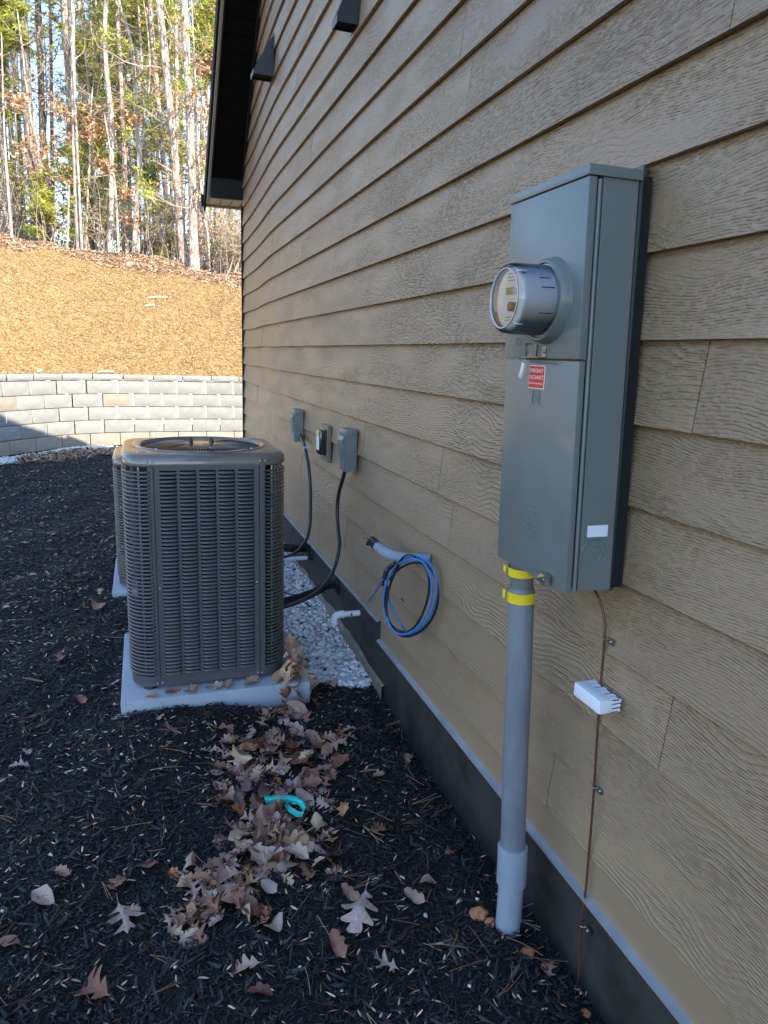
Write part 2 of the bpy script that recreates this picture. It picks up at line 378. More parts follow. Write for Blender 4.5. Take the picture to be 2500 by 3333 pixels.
def spline(pts, k=8):
    P = [Vector(p) for p in pts]; out = []
    Q = [P[0] * 2 - P[1]] + P + [P[-1] * 2 - P[-2]]
    for i in range(1, len(Q) - 2):
        a, b, c, d = Q[i - 1:i + 3]
        for j in range(k):
            t = j / k
            out.append(0.5 * ((2 * b) + (c - a) * t + (2 * a - 5 * b + 4 * c - d) * t * t + (3 * b - a - 3 * c + d) * t ** 3))
    out.append(P[-1]); return out

def np_mesh(name, verts, faces, m, kind='stuff', tone=None, smooth=False, parent=None):
    """big numpy meshes; faces (n,3) or (n,4)"""
    me = bpy.data.meshes.new(name)
    verts = np.asarray(verts, np.float32); faces = np.asarray(faces, np.int32)
    k = faces.shape[1]
    me.vertices.add(len(verts)); me.vertices.foreach_set('co', verts.ravel())
    me.loops.add(faces.size); me.loops.foreach_set('vertex_index', faces.ravel())
    me.polygons.add(len(faces)); me.polygons.foreach_set('loop_start', np.arange(0, faces.size, k, dtype=np.int32))
    if smooth: me.polygons.foreach_set('use_smooth', np.ones(len(faces), bool))
    me.update(calc_edges=True); me.validate()
    if tone is not None:
        a = me.attributes.new('tone', 'FLOAT', 'POINT'); a.data.foreach_set('value', np.asarray(tone, np.float32))
    o = link(name, me, m, parent)
    if kind: o['kind'] = kind
    return o

def smoothstep(a, b, x):
    t = min(max((x - a) / (b - a), 0), 1); return t * t * (3 - 2 * t)
def interp(x, xs, ys): return float(np.interp(x, xs, ys))

# ------------------------------------------------------------------ terrain functions
def gz_np(X, Y):
    b = np.interp(Y, [-5, 1.0, 1.6, 3.0, 4.2, 7, 10.5, 13], [-0.07, -0.055, -0.038, -0.038, -0.01, 0.0, -0.03, -0.06])
    b = b - 0.050 * np.clip((X + .13) / .11, 0, 1) * np.interp(Y, [2.6, 3.3], [1, 0])
    b = b + 0.045 * np.clip((-X - .25) / .5, 0, 1) * np.interp(Y, [1.6, 2.8, 6, 7], [0, 1, 1, 0])
    b = b + 0.006 * np.sin(X * 23 + 2 * np.sin(Y * 5)) * np.sin(Y * 19 + 2 * np.sin(X * 7)) * (X < -.42)
    return b + 0.012 * np.sin(X * 3.1 + Y * 1.7) + 0.010 * np.sin(X * 7.3 - Y * 4.1 + 1.0)
def gz(X, Y): return float(gz_np(np.array(X), np.array(Y)))
WALLP = [(-8.0, 8.0), (-5.5, 8.3), (-4.6, 8.7), (-3.9, 9.3), (-3.35, 10.1), (-3.1, 10.55), (-2.84, 11.02), (-2.5, 11.46), (-2.12, 11.83), (-1.7, 12.06), (-1.2, 12.2), (-0.34, 12.3), (0.6, 12.33), (2.2, 12.3), (9, 12.3)]
WX = [a for a, b in WALLP]; WY = [b for a, b in WALLP]
CX_ = [-60, -10, -4.25, -3.86, -3.5, -2.99, -2.57, -2.08, -1.48, -0.72, -0.02, 0.42, 1.42, 6, 60]
CY_ = [22, 21.6, 21.2, 21.0, 20.9, 20.7, 20.55, 20.37, 20.15, 19.88, 19.6, 19.4, 19.07, 18.6, 18.5]
CZ_ = [7.5, 5.5, 4.18, 4.05, 3.99, 4.0, 3.91, 3.85, 3.81, 3.735, 3.61, 3.43, 3.425, 3.3, 3.0]
def hz_np(X, Y):
    yw = np.interp(X, WX, WY) + 0.30; yc = np.interp(X, CX_, CY_); zc = np.interp(X, CX_, CZ_)
    t = np.clip((Y - yw) / (yc - yw), 0, None)
    tt = np.minimum(t, 1)
    z = 1.0 + (zc - 1.0) * (tt + 0.07 * np.sin(np.pi * tt))
    z = z + np.where(t > 1, 0.05 * (Y - yc), 0)
    z = z + 0.035 * np.sin(X * 2.3 + Y * 1.1) * np.minimum(t * 4, 1) + 0.02 * np.sin(X * 5.7 - Y * 3.3) * np.minimum(t * 4, 1)
    return z
def hz(X, Y): return float(hz_np(np.array(float(X)), np.array(float(Y))))

def bow(y): return 0.055 * smoothstep(5.6, 7.8, y)
def skirt_bottom(y): return 0.18 + 0.030 * smoothstep(2.3, 2.97, y)

# ================================================================== SETTING
def grid_mesh(xs, ys, fn):
    X, Y = np.meshgrid(xs, ys); Z = fn(X, Y)
    v = np.stack([X, Y, Z], -1).reshape(-1, 3); nx = len(xs)
    i, j = np.meshgrid(np.arange(len(xs) - 1), np.arange(len(ys) - 1))
    a = (j * nx + i).ravel(); f = np.stack([a, a + 1, a + nx + 1, a + nx], -1)
    return v, f
xs = np.concatenate([np.linspace(-160, -8, 12), np.linspace(-7.5, -2.2, 24), np.linspace(-2.1, 0.2, 47), np.linspace(0.6, 160, 14)])
ys = np.concatenate([np.linspace(-160, 0, 14), np.linspace(0.4, 5, 70), np.linspace(5.1, 13, 60), np.linspace(14, 16, 2)])
v, f = grid_mesh(xs, ys, gz_np)
go = np_mesh('ground', v, f, M_MULCH, kind='structure', smooth=True)

# hill behind the retaining wall, then the wood floor out to the horizon
xs = np.concatenate([np.linspace(-160, -12, 12), np.linspace(-11, -5, 14), np.linspace(-4.8, 4, 90), np.linspace(4.5, 160, 16)])
ts = np.concatenate([np.linspace(0, 1.3, 70), np.linspace(1.4, 4, 20), np.linspace(5, 40, 14)])
X, T = np.meshgrid(xs, ts)
YW = np.interp(X, WX, WY) + 0.18; YC = np.interp(X, CX_, CY_)
Yh = YW + (YC - YW) * T
Zh = hz_np(X, Yh)
v = np.stack([X, Yh, Zh], -1).reshape(-1, 3); nx = len(xs)
i, j = np.meshgrid(np.arange(len(xs) - 1), np.arange(len(ts) - 1)); a = (j * nx + i).ravel()
np_mesh('hill', v, np.stack([a, a + 1, a + nx + 1, a + nx], -1), M_HILL, kind='structure', smooth=True)

# ---- retaining wall, block by block
rw = thing('retaining_wall', 'curved pale split-face block retaining wall below the straw-covered bank', 'retaining wall', (-1.2, 12.2, 0))
seg = [0.0]
for i in range(1, len(WALLP)): seg.append(seg[-1] + math.dist(WALLP[i - 1], WALLP[i]))
def wall_at(s):
    i = min(max(np.searchsorted(seg, s) - 1, 0), len(WALLP) - 2)
    def sm(u): return np.array([np.interp(u, seg, WX), np.interp(u, seg, WY)])
    p = (sm(s - 0.25) + 2 * sm(s) + sm(s + 0.25)) / 4
    q = (sm(s + 0.05 + 0.25) + 2 * sm(s + .05) + sm(s + .05 - 0.25)) / 4 - p
    return p, math.atan2(q[1], q[0])
def block_mesh(L, H, seed, D=0.28, rough=0.009):
    r = random.Random(seed); nx, nz = 7, 5; vs = []; fs = []
    for j in range(nz):
        for i in range(nx):
            u, w = i / (nx - 1), j / (nz - 1)
            edge = (i in (0, nx - 1)) or (j in (0, nz - 1))
            y = 0.007 if edge else -rough * r.uniform(0.1, 1.0)
            uu = u + (0 if edge else r.uniform(-.04, .04)); ww = w + (0 if edge else r.uniform(-.05, .05))
            vs.append((-L / 2 + uu * L, y, ww * H))
    for j in range(nz - 1):
        for i in range(nx - 1):
            a = j * nx + i; fs.append((a, a + 1, a + nx + 1, a + nx))
    o = len(vs)
    vs += [(-L / 2, 0.01, 0), (L / 2, 0.01, 0), (L / 2, 0.01, H), (-L / 2, 0.01, H), (-L / 2 + .03, D, 0), (L / 2 - .03, D, 0), (L / 2 - .03, D, H), (-L / 2 + .03, D, H)]
    fs += [(o, o + 4, o + 5, o + 1), (o + 3, o + 2, o + 6, o + 7), (o, o + 3, o + 7, o + 4), (o + 1, o + 5, o + 6, o + 2)]
    me = bpy.data.meshes.new('block'); me.from_pydata(vs, [], fs); me.shade_smooth(); me.update(); return me
BL = 0.457
vars_b = []; vars_c = []; vars_t = []
for k in range(6):
    me = block_mesh(BL - 0.011, 0.1935, 40 + k); me.materials.append(M_BLOCK); vars_b.append(me)
    me = block_mesh(BL - 0.011, 0.1935, 60 + k); me.materials.append(M_BLOCKT); vars_t.append(me)
    me = block_mesh(BL - 0.011, 0.093, 80 + k, rough=0.016); me.materials.append(M_BLOCK if k % 3 else M_BLOCKT); vars_c.append(me)
s0, s1 = np.interp(-6.5, WX, seg), np.interp(3.4, WX, seg)
for c in range(6):
    capc = c == 5
    z = -0.02 + 0.2032 * c if not capc else -0.02 + 0.2032 * 5
    s = s0 + (0 if c % 2 else BL / 2) - (0.13 if capc else 0)
    while s < s1:
        (px, py), a = wall_at(s)
        if capc: me = rnd.choice(vars_c)
        else: me = rnd.choice(vars_t) if (c == 0 or rnd.random() < 0.03) else rnd.choice(vars_b)
        o = bpy.data.objects.new('cap_block' if capc else 'block', me); COL.objects.link(o); o.parent = rw
        back = 0.012 * c
        o.location = (px - math.sin(a) * back * -1 * -1 - rw.location.x - math.sin(a) * 0, py + math.cos(a) * back - rw.location.y, z)
        o.location.x = px - math.sin(a) * back - rw.location.x
        o.rotation_euler = (rnd.uniform(-.006, .006), rnd.uniform(-.004, .004), a + rnd.uniform(-.012, .012))
        s += BL

# ================================================================== HOUSE
H0 = 1.5529; E_ = 0.1778
def soff(y): return 4.29 - 0.76 * (y - 6.65)          # underside of the rake
house = thing('house', 'taupe lap-sided house gable wall with dark rake and eave on the right', 'house', (0, 4, 0))
bx = 0.030
# core wall (gable), roof, foundation
mb = MB(); mb.prism([(-8.05, -0.3), (8.04, -0.3), (8.04, 3.0), (0.0, soff(0.0) + .02), (-8.05, 3.0)], 'x', 0.078, 0.2)
part('wall', mb, M_SKIRT, house)
mb = MB(); mb.box((0.2, -8.05, -0.3), (10, -7.9, 3.1)); mb.box((0.2, 7.9, -0.3), (10, 8.04, 3.1)); mb.box((9.85, -7.9, -.3), (10, 7.9, 3.1))
part('rear_wall', mb, M_SKIRT, house)
for sgn, nm in ((1, 'roof_slope'), (-1, 'roof_slope')):
    ye = 8.46 * sgn; z_e = soff(8.46) + 0.205; z_r = soff(0) + 0.205
    poly = [(ye, z_e), (0, z_r), (0, z_r + .05), (ye, z_e + .035)]
    part(nm, MB().prism(poly, 'x', -0.300, 10.2), M_ROOF, house)
# boards
joints = {-1: [1.126, 4.79], 4: [2.292, 5.95], 0: [2.277, 6.618], 6: [0.9, 4.558], 7: [1.99, 5.655], 5: [3.417, 7.0], 3: [1.156, 5.648],
          -3: [3.324, 6.98], -4: [2.249, 6.527], -5: [1.101, 4.76], 10: [0.63, 4.289], 1: [-.3, 3.36, 7.3], 2: [.35, 4.0, 7.5], -2: [1.9, 5.56], -6: [.2, 3.6, 7.2], -7: [1.5, 5.1]}
def board(y0, y1, n):
    z0 = H0 + n * E_; z1 = z0 + E_ + 0.012
    zt = z1
    ye_b, ye_t = y1, y1
    if soff(y1) < z1 + 0.02:                          # cut to the rake
        ye_t = min(y1, 6.65 + (4.29 - z1) / .76 - .02); ye_b = min(y1, 6.65 + (4.29 - z0) / .76 - .02)
    if ye_b - y0 < 0.05: return
    ye_t = max(ye_t, y0 + 0.01)
    N = max(2, int((ye_b - y0) / 0.3) + 1) if y1 > 5.5 else 2
    rr = random.Random(n * 77 + int(y0 * 10)); j0, j1 = rr.uniform(-.0012, .0012), rr.uniform(-.0012, .0012)
    vs = []; fs = []
    for i in range(N):
        t = i / (N - 1); yb = y0 + (ye_b - y0) * t; yt = y0 + (ye_t - y0) * t
        q = j0 + (j1 - j0) * t
        wob = 0.0045 * math.sin(yb * 4.1 + n * 0.5) * smoothstep(5.0, 6.6, yb)
        b = bow(yb); bt = bow(yt)
        vs += [(-0.001 + q + b, yb, z0 + wob), (0.0135 + b, yb, z0 + wob), (0.027 + bt, yt, zt), (0.0175 + q + bt, yt, zt)]
    for i in range(N - 1):
        o = i * 4
        for k in range(4): fs.append((o + k, o + (k + 1) % 4, o + 4 + (k + 1) % 4, o + 4 + k))
    fs.append((0, 3, 2, 1)); o = (N - 1) * 4; fs.append((o, o + 1, o + 2, o + 3))
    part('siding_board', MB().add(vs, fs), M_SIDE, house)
YEND = 8.06
for n in range(-7, 31):
    z0 = H0 + n * E_
    if n in joints: js = joints[n]
    else:
        k = (n * 1.37) % 3.66; js = [k - 3.66 + .2, k, k + 3.66]
    js = sorted(js); lo = -1.3
    cuts = [lo] + [j for j in js if lo + .3 < j < YEND - .2] + [YEND]
    # fill long gaps
    out = [cuts[0]]
    for c in cuts[1:]:
        while c - out[-1] > 3.9: out.append(out[-1] + 3.66)
        out.append(c)
    for a, b in zip(out[:-1], out[1:]): board(a + 0.0012, b - 0.0012, n)
# smooth skirt boards under the near run
for a, b in ((-1.3, 2.97),):
    mb = MB().prism([(a, skirt_bottom(a)), (b, skirt_bottom(b)), (b, 0.318), (a, 0.318)], 'x', 0.006, 0.024)
    part('skirt_board', mb, M_SKIRT, house)
# flashing: light metal ledge below the siding, stepping up at the change of grade
def flash(pts, t=0.014):
    mb = MB(); n = len(pts); vs = []
    for y, z in pts:
        b = bow(y)
        vs += [(-0.012 + b, y, z - 0.004), (-0.012 + b, y, z - 0.012), (0.02 + b, y, z - .010), (0.02 + b, y, z + 0.006)]
    fs = []
    for i in range(n - 1):
        o = i * 4
        for k in range(4): fs.append((o + k, o + (k + 1) % 4, o + 4 + (k + 1) % 4, o + 4 + k))
    return mb.add(vs, fs + [(0, 3, 2, 1), (4 * n - 4, 4 * n - 3, 4 * n - 2, 4 * n - 1)])
part('flashing', flash([(-1.3, skirt_bottom(-1.3)), (2.97, skirt_bottom(2.97))]), M_FLASH, house)
part('flashing', flash([(2.985, 0.303), (4.5, 0.300), (5.6, .3), (6.2, .3), (6.8, .3), (7.4, 0.3), (8.06, 0.3)]), M_FLASH, house)
# foundation strip
mb = MB(); vs = []; fs = []
Y_ = [-1.3, 0.5, 1.5, 2.97, 2.975, 4, 5, 5.8, 6.6, 7.3, 8.06]
for y in Y_:
    zt = skirt_bottom(y) - .008 if y < 2.972 else 0.296
    b = bow(y); vs += [(0.014 + b, y, -0.35), (0.006 + b, y, zt), (0.078 + b * 0, y, zt), (0.078, y, -0.35)]
for i in range(len(Y_) - 1):
    o = i * 4
    for k in range(4): fs.append((o + k, o + (k + 1) % 4, o + 4 + (k + 1) % 4, o + 4 + k))
mb.add(vs, fs); part('foundation', mb, M_FOUND, house)
# bare rough concrete footing showing under the coating beside the gravel
vs = []; fs = []; N = 60; rr = random.Random(5)
for i in range(N):
    y = 2.9 + 5.1 * i / (N - 1); b = bow(y)
    h = (0.035 + rr.uniform(-.014, .016)) * smoothstep(3.05, 3.6, y); x = -0.006 + rr.uniform(-.005, .004)
    vs += [(x + b, y, -0.2), (x + b, y, h), (0.013 + b, y, h + 0.008), (0.013 + b, y, -0.2)]
for i in range(N - 1):
    o = i * 4
    for k in range(4): fs.append((o + k, o + (k + 1) % 4, o + 4 + (k + 1) % 4, o + 4 + k))
part('footing', MB().add(vs, fs), M_CONC, house)
# corner trim
part('corner_trim', MB().box((0.045, 8.062, 0.29), (0.11, 8.082, 3.0)), M_DARKTRIM, house)
# frieze under the soffit
vs = [(-0.010, -1.3, soff(-1.3)), (-0.010, 5.8, soff(5.8)), (0.045, 8.05, soff(8.05)), (0.045, 8.05, soff(8.05) - .045), (-.010, 5.8, soff(5.8) - .045), (-0.010, -1.3, soff(-1.3) - .045)]
vs2 = [(x + 0.03, y, z) for x, y, z in vs]
part('frieze_trim', MB().add(vs + vs2, [(0, 1, 4, 5), (1, 2, 3, 4), (6, 11, 10, 7), (7, 10, 9, 8), (0, 6, 7, 1), (1, 7, 8, 2), (5, 4, 10, 11), (4, 3, 9, 10), (2, 8, 9, 3), (0, 5, 11, 6)]), M_DARKTRIM, house)
# soffit boards, lapped, across the rake overhang
y = 8.04; k = 0
while y > 0.5:
    y2 = y - 0.118
    poly = [(y - .002, soff(y) + .0), (y2, soff(y2) + .008), (y2, soff(y2) + .02), (y - .002, soff(y) + .012)]
    part('soffit_board', MB().prism(poly, 'x', -0.262, 0.06), M_SOFFIT, house)
    y = y2; k += 1
# rake fascia: tan edge strip, dark face and drip edge
def rakebar(x0, x1, d0, d1, ya=8.46, yb=0.0):
    return MB().prism([(yb, soff(yb) + d0), (ya, soff(ya) + d0), (ya, soff(ya) + d1), (yb, soff(yb) + d1)], 'x', x0, x1)
part('rake_fascia', MB().prism([(0, soff(0) - .012), (8.03, soff(8.03) - .012), (8.26, 3.035), (8.40, 3.035), (8.40, soff(8.4) + .20), (0, soff(0) + .20)], 'x', -0.284, -0.262), M_TANTRIM, house)
part('drip_edge', rakebar(-0.305, -0.285, 0.03, 0.203, 8.43), M_DARKTRIM, house)
part('soffit_moulding', rakebar(-0.261, -0.246, -0.014, 0.0, 8.03), M_DARKTRIM, house)
# eave return box and eave soffit
part('eave_return', MB().prism([(-0.262, 3.045), (0.07, 3.050), (0.07, 3.30), (-0.262, 3.30)], 'y', 8.035, 8.060), M_DARKTRIM, house)
for i in range(3):
    x0 = -0.262 + i * 0.110
    part('eave_soffit_panel', MB().box((x0 + .004, 8.062, 3.036), (x0 + 0.104, 8.38, 3.046)), M_TANTRIM, house)
part('eave_fascia', MB().box((-0.285, 8.402, 3.022), (10.0, 8.425, 3.14)), M_TANTRIM, house)
part('eave_soffit', MB().box((0.07, 8.05, 3.02), (10.0, 8.40, 3.04)), M_TANTRIM, house)
g = part('gutter', MB().prism([(8.427, 3.03), (8.50, 3.03), (8.53, 3.08), (8.53, 3.14), (8.427, 3.14)], 'x', -0.315, 10.0), M_DARKTRIM, house)
part('end_cap', MB().prism([(8.420, 3.024), (8.504, 3.024), (8.536, 3.078), (8.536, 3.148), (8.420, 3.148)], 'x', -0.325, -0.316), M_DARKTRIM, g)

# ---- vent hoods high on the wall
def vent(y0, w, d, zb, h, b0, label):
    t = thing('vent_hood', label, 'vent hood', (b0, y0, zb), 'vent hoods high on the siding')
    x = b0
    for yy in (y0, y0 + w - .003):
        part('side_panel', MB().prism([(x, zb), (x - d, zb), (x - d, zb + .03), (x, zb + h)], 'y', yy, yy + .003), M_VENT, t)
    part('hood_panel', MB().add([(x - d - .002, y0 - .001, zb - .004), (x - d - .002, y0 + w + .001, zb - .004), (x - d - .002, y0 + w + .001, zb + .031), (x - d - .002, y0 - .001, zb + .031), (x, y0 + w + .001, zb + h + .002), (x, y0 - .001, zb + h + .002),
        (x - d + .001, y0 - .001, zb - .004), (x - d + .001, y0 + w + .001, zb - .004)], [(0, 1, 2, 3), (3, 2, 4, 5), (6, 7, 1, 0)]), M_VENT, t)
    part('wall_flange', MB().box((x - .003, y0 - .012, zb - .01), (x + .004, y0 + w + .012, zb + h + .012)), M_VENT, t)
    part('damper', MB().box((x - d + .012, y0 + .006, zb + .012), (x - .004, y0 + w - .006, zb + .016)), M_VOID, t)
vent(5.85, 0.135, 0.145, 3.51, 0.27, 0.0, 'dark brown wedge vent hood nearer the eave, beside the black soffit')
vent(3.575, 0.098, 0.097, 3.00, 0.25, 0.0, 'dark brown wedge vent hood at the top edge, nearer the meter box')

# ================================================================== AIR CONDITIONERS
def rrect(hw, y0, y1, r, n=8):
    """rounded rectangle outline, counter-clockwise from front-left"""
    P = []
    for cx, cy, a0 in ((-hw + r, y0 + r, 180), (hw - r, y0 + r, 270), (hw - r, y1 - r, 0), (-hw + r, y1 - r, 90)):
        for i in range(n + 1):
            a = R(a0 + 90 * i / n); P.append((cx + r * math.cos(a), cy + r * math.sin(a)))
    return P
def ring_wall(mb, P, off, z0, z1, top=False, bottom=False):
    n = len(P); vs = [(off[0] + x, off[1] + y, z0) for x, y in P] + [(off[0] + x, off[1] + y, z1) for x, y in P]
    fs = [(i, (i + 1) % n, n + (i + 1) % n, n + i) for i in range(n)]
    if top: fs.append(tuple(range(n, 2 * n)))
    if bottom: fs.append(tuple(range(n))[::-1])
    mb.add(vs, fs)
def build_ac(cx, fy, z0, H, label):
    W, D, r = 0.66, 0.62, 0.105; hw = W / 2
    t = thing('air_conditioner', label, 'air conditioner', (cx, fy, z0), 'condenser units on grey pads')
    O = (cx, fy, z0)
    mb = MB(); ring_wall(mb, rrect(hw - .004, .004, D - .004, r), O, z0 + 0.0, z0 + 0.045, bottom=True, top=True)
    part('base_pan', mb, M_ACBODY, t, smooth=True)
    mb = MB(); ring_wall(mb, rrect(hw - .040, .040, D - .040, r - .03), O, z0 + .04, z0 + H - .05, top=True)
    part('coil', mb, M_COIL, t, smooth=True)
    for sx in (-1, 1):  # added pale rods imitating the bright light gap behind the corner slats
        mb = MB(); mb.tube([(cx + sx * (hw - .062), fy + .03, z0 + .05), (cx + sx * (hw - .062), fy + .03, z0 + H - .05)], .004, 6)
        part('light_gap_rod', mb, M_LIGHTGAP, t)
    # wrapping slats: one mesh per side, copied up the height
    pitch = 0.0163; rows = int((H - 0.045 - 0.062) / pitch)
    for sx in (-1, 1):
        pa = [(-0.232, 0.0)] + [(-hw + r + r * math.cos(R(a)), r + r * math.sin(R(a))) for a in np.linspace(270, 180, 8)] + [(-hw, 0.24), (-hw, 0.37), (-hw, 0.50)]
        cross = [(0.0045, 0.0035), (-0.0015, 0.0052), (-0.0045, 0.001), (-0.003, -0.004), (0.003, -0.0045)]
        vs = []; fs = []
        for i, (x, y) in enumerate(pa):
            a = pa[max(i - 1, 0)]; b = pa[min(i + 1, len(pa) - 1)]
            dx, dy = b[0] - a[0], b[1] - a[1]; L = math.hypot(dx, dy); nx_, ny_ = dy / L, -dx / L   # inward/outward
            if (x + nx_ * .01) ** 2 + (y + ny_ * .01 - D / 2) ** 2 < x * x + (y - D / 2) ** 2: nx_, ny_ = -nx_, -ny_
            for o_, z_ in cross: vs.append(((x - nx_ * o_) * (1 if sx < 0 else -1), y - ny_ * o_, z_))
        k = len(cross)
        for i in range(len(pa) - 1):
            for q in range(k): fs.append((i * k + q, i * k + (q + 1) % k, (i + 1) * k + (q + 1) % k, (i + 1) * k + q))
        me = bpy.data.meshes.new('grille_slat'); me.from_pydata(vs, [], fs); me.shade_smooth(); me.materials.append(M_ACBODY)
        for j in range(rows):
            o = bpy.data.objects.new('grille_slat', me); COL.objects.link(o); o.parent = t
            o.location = (0, 0, 0.058 + j * pitch)
        # flat post between slats and front panel, and the one behind
        a, b = sorted((sx * 0.2125, sx * 0.2345))
        part('corner_post', MB().box((cx + a, fy - .002, z0 + .03), (cx + b, fy + .006, z0 + H - .045)), M_ACBODY, t)
        a, b = sorted((sx * hw, sx * (hw - .006)))
        part('corner_post', MB().box((cx + a, fy + .50, z0 + .03), (cx + b, fy + D - r, z0 + H - .045)), M_ACBODY, t)
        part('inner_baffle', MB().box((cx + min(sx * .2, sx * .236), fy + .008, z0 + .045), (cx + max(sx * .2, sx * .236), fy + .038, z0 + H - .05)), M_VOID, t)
    # front panel with pressed louvres
    cp = 0.0775; ow = 0.066
    mb = MB(); x0 = -0.2095; zt = z0 + H - .046; zb = z0 + .006
    zl0 = 0.050; prow = 0.0163; nrow = int((H - 0.052 - 0.062) / prow)
    zl1 = zl0 + nrow * prow
    mb.box((cx - .2095, fy - .003, zb), (cx + .2095, fy + .003, z0 + zl0 - .002))
    mb.box((cx - .2095, fy - .003, z0 + zl1), (cx + .2095, fy + .003, zt))
    edges = [-0.2095]
    for c in range(5):
        xc = (c - 2) * cp; edges += [xc - ow / 2, xc + ow / 2]
    edges.append(0.2095)
    for k in range(0, 12, 2): mb.box((cx + edges[k], fy - .003, z0 + zl0 - .002), (cx + edges[k + 1], fy + .003, z0 + zl1))
    part('front_panel', mb, M_ACBODY, t)
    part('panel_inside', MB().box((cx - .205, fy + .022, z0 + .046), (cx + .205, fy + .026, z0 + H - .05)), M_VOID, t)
    prof = [(0.002, 0.0092), (-0.0045, 0.0080), (-0.0080, 0.0046), (-0.0092, 0.0004), (-0.0080, -0.0008)]
    st = [(-ow / 2, .12), (-ow / 2 + .005, .80), (-ow / 2 + .012, 1), (ow / 2 - .012, 1), (ow / 2 - .005, .80), (ow / 2, .12)]
    vs = [(x, y * s - .002, z * (0.75 + .25 * s) + .002 * (1 - s)) for x, s in st for y, z in prof]; n = len(prof)
    fs = [(i * n + k, (i + 1) * n + k, (i + 1) * n + k + 1, i * n + k + 1) for i in range(len(st) - 1) for k in range(n - 1)]
    me = bpy.data.meshes.new('louver'); me.from_pydata(vs, [], fs); me.shade_smooth(); me.materials.append(M_ACBODY)
    for c in range(5):
        for j in range(nrow):
            o = bpy.data.objects.new('louver', me); COL.objects.link(o); o.parent = t
            o.location = ((c - 2) * cp, 0, zl0 + j * prow + .001)
    # cap with the round fan opening
    N = 96; rings = []
    def rect_r(a, hw_, y0, y1, rr):
        dx, dy = math.cos(a), math.sin(a); cy = D / 2; lo, hi = 0.0, 1.0
        def inside(x, y):
            qx = max(abs(x) - (hw_ - rr), 0); qy = max(abs(y - (y0 + y1) / 2) - ((y1 - y0) / 2 - rr), 0)
            if abs(x) <= hw_ - rr and abs(y - (y0 + y1) / 2) <= (y1 - y0) / 2 - rr: return True
            return math.hypot(qx, qy) <= rr
        for _ in range(26):
            mid = (lo + hi) / 2
            if inside(dx * mid, cy + dy * mid): lo = mid
            else: hi = mid
        return lo
    spec = [('r', .0, -.050), ('r', .004, -.046), ('r', .0045, -.018), ('r', -.002, -.008), ('r', -.012, -.002), ('r', -.03, .0),
            ('c', .287, .001), ('c', .281, .006), ('c', .272, .006), ('c', .264, .001), ('c', .258, -.004), ('c', .256, -.03)]
    vs = []
    for kind, q, z in spec:
        for k in range(N):
            a = 2 * math.pi * k / N
            rad = rect_r(a, hw + q, -q, D + q, r + q) if kind == 'r' else q
            vs.append((cx + rad * math.cos(a), fy + D / 2 + rad * math.sin(a), z0 + H + z))
    fs = [(i * N + k, i * N + (k + 1) % N, (i + 1) * N + (k + 1) % N, (i + 1) * N + k) for i in range(len(spec) - 1) for k in range(N)]
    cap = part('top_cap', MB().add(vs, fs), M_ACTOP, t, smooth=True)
    # guard: radial wires, rings, hub plate, nuts, fan below
    mb = MB(); cyy = fy + D / 2; zc = z0 + H - .004
    for k in range(96):
        a = 2 * math.pi * k / 96
        pts = [(cx + q * math.cos(a + .10 * (q - .06) * 3), cyy + q * math.sin(a + .10 * (q - .06) * 3), zc + zz) for q, zz in ((.055, .010), (.12, .011), (.19, .007), (.257, -.004))]
        mb.tube(pts, .0019, 4, False)
    for q, zz in ((.10, .009), (.15, .007), (.20, .003), (.245, -.003)):
        mb.tube([(cx + q * math.cos(2 * math.pi * k / 48), cyy + q * math.sin(2 * math.pi * k / 48), zc + zz) for k in range(49)], .0016, 4, False)
    o = part('fan_guard', mb, M_ACWIRE, t); o['kind'] = 'stuff'
    part('hub_plate', MB().lathe([(.006, .001), (.0135, .001), (.0135, .060), (.009, .078), (.006, .078)], (cx, cyy, zc), 'z', 40), M_ACTOP, t, smooth=True)
    for dx, dy in ((-.045, -.030), (.045, -.030), (-.045, .030), (.045, .030)):
        part('hub_nut', MB().lathe([(.012, .0075), (.022, .0085), (.029, .006), (.033, .002)], (cx + dx, cyy + dy, zc), 'z', 10), M_BLACKP, t, smooth=True)
    part('fan_motor', MB().lathe([(-.14, .055), (-.02, .058), (-.01, .04)], (cx, cyy, zc), 'z', 24), M_VOID, t)
    for k in range(4):
        a0 = R(20 + 90 * k); v_ = []
        for q in np.linspace(.05, .24, 5):
            for w_, zz in ((-.55, -.05), (0, -.07), (.55, -.10)):
                a = a0 + w_ * (0.9 - q); v_.append((cx + q * math.cos(a), cyy + q * math.sin(a), zc + zz))
        part('fan_blade', MB().add(v_, [(i * 3 + q, i * 3 + q + 1, i * 3 + q + 4, i * 3 + q + 3) for i in range(4) for q in range(2)]), M_ACWIRE, t, smooth=True)
    for k in range(4):
        a = R(45 + 90 * k)
        part('screw', MB().lathe([(0, .0045), (.005, .004)], (cx + .275 * math.cos(a), cyy + .275 * math.sin(a), z0 + H + .005), 'z', 8), M_SCREW, t)
    for x, z in ((-.235, H - .030), (-.212, H - .030), (.212, H - .030), (.235, H - .030)):
        part('screw', MB().lathe([(-.0105, .0035), (-.008, .0055), (-.004, .0055)], (cx + x, fy, z0 + z), 'y', 8), M_SCREW, t, smooth=True)
    for x, z in ((-.202, .018), (-.222, .016), (.202, .018), (.222, .016), (-.2, H * .44), (.2, H * .44)):
        part('screw', MB().lathe([(-.008, .003), (-.006, .005), (-.002, .005)], (cx + x, fy, z0 + z), 'y', 8), M_SCREW, t, smooth=True)
    return t
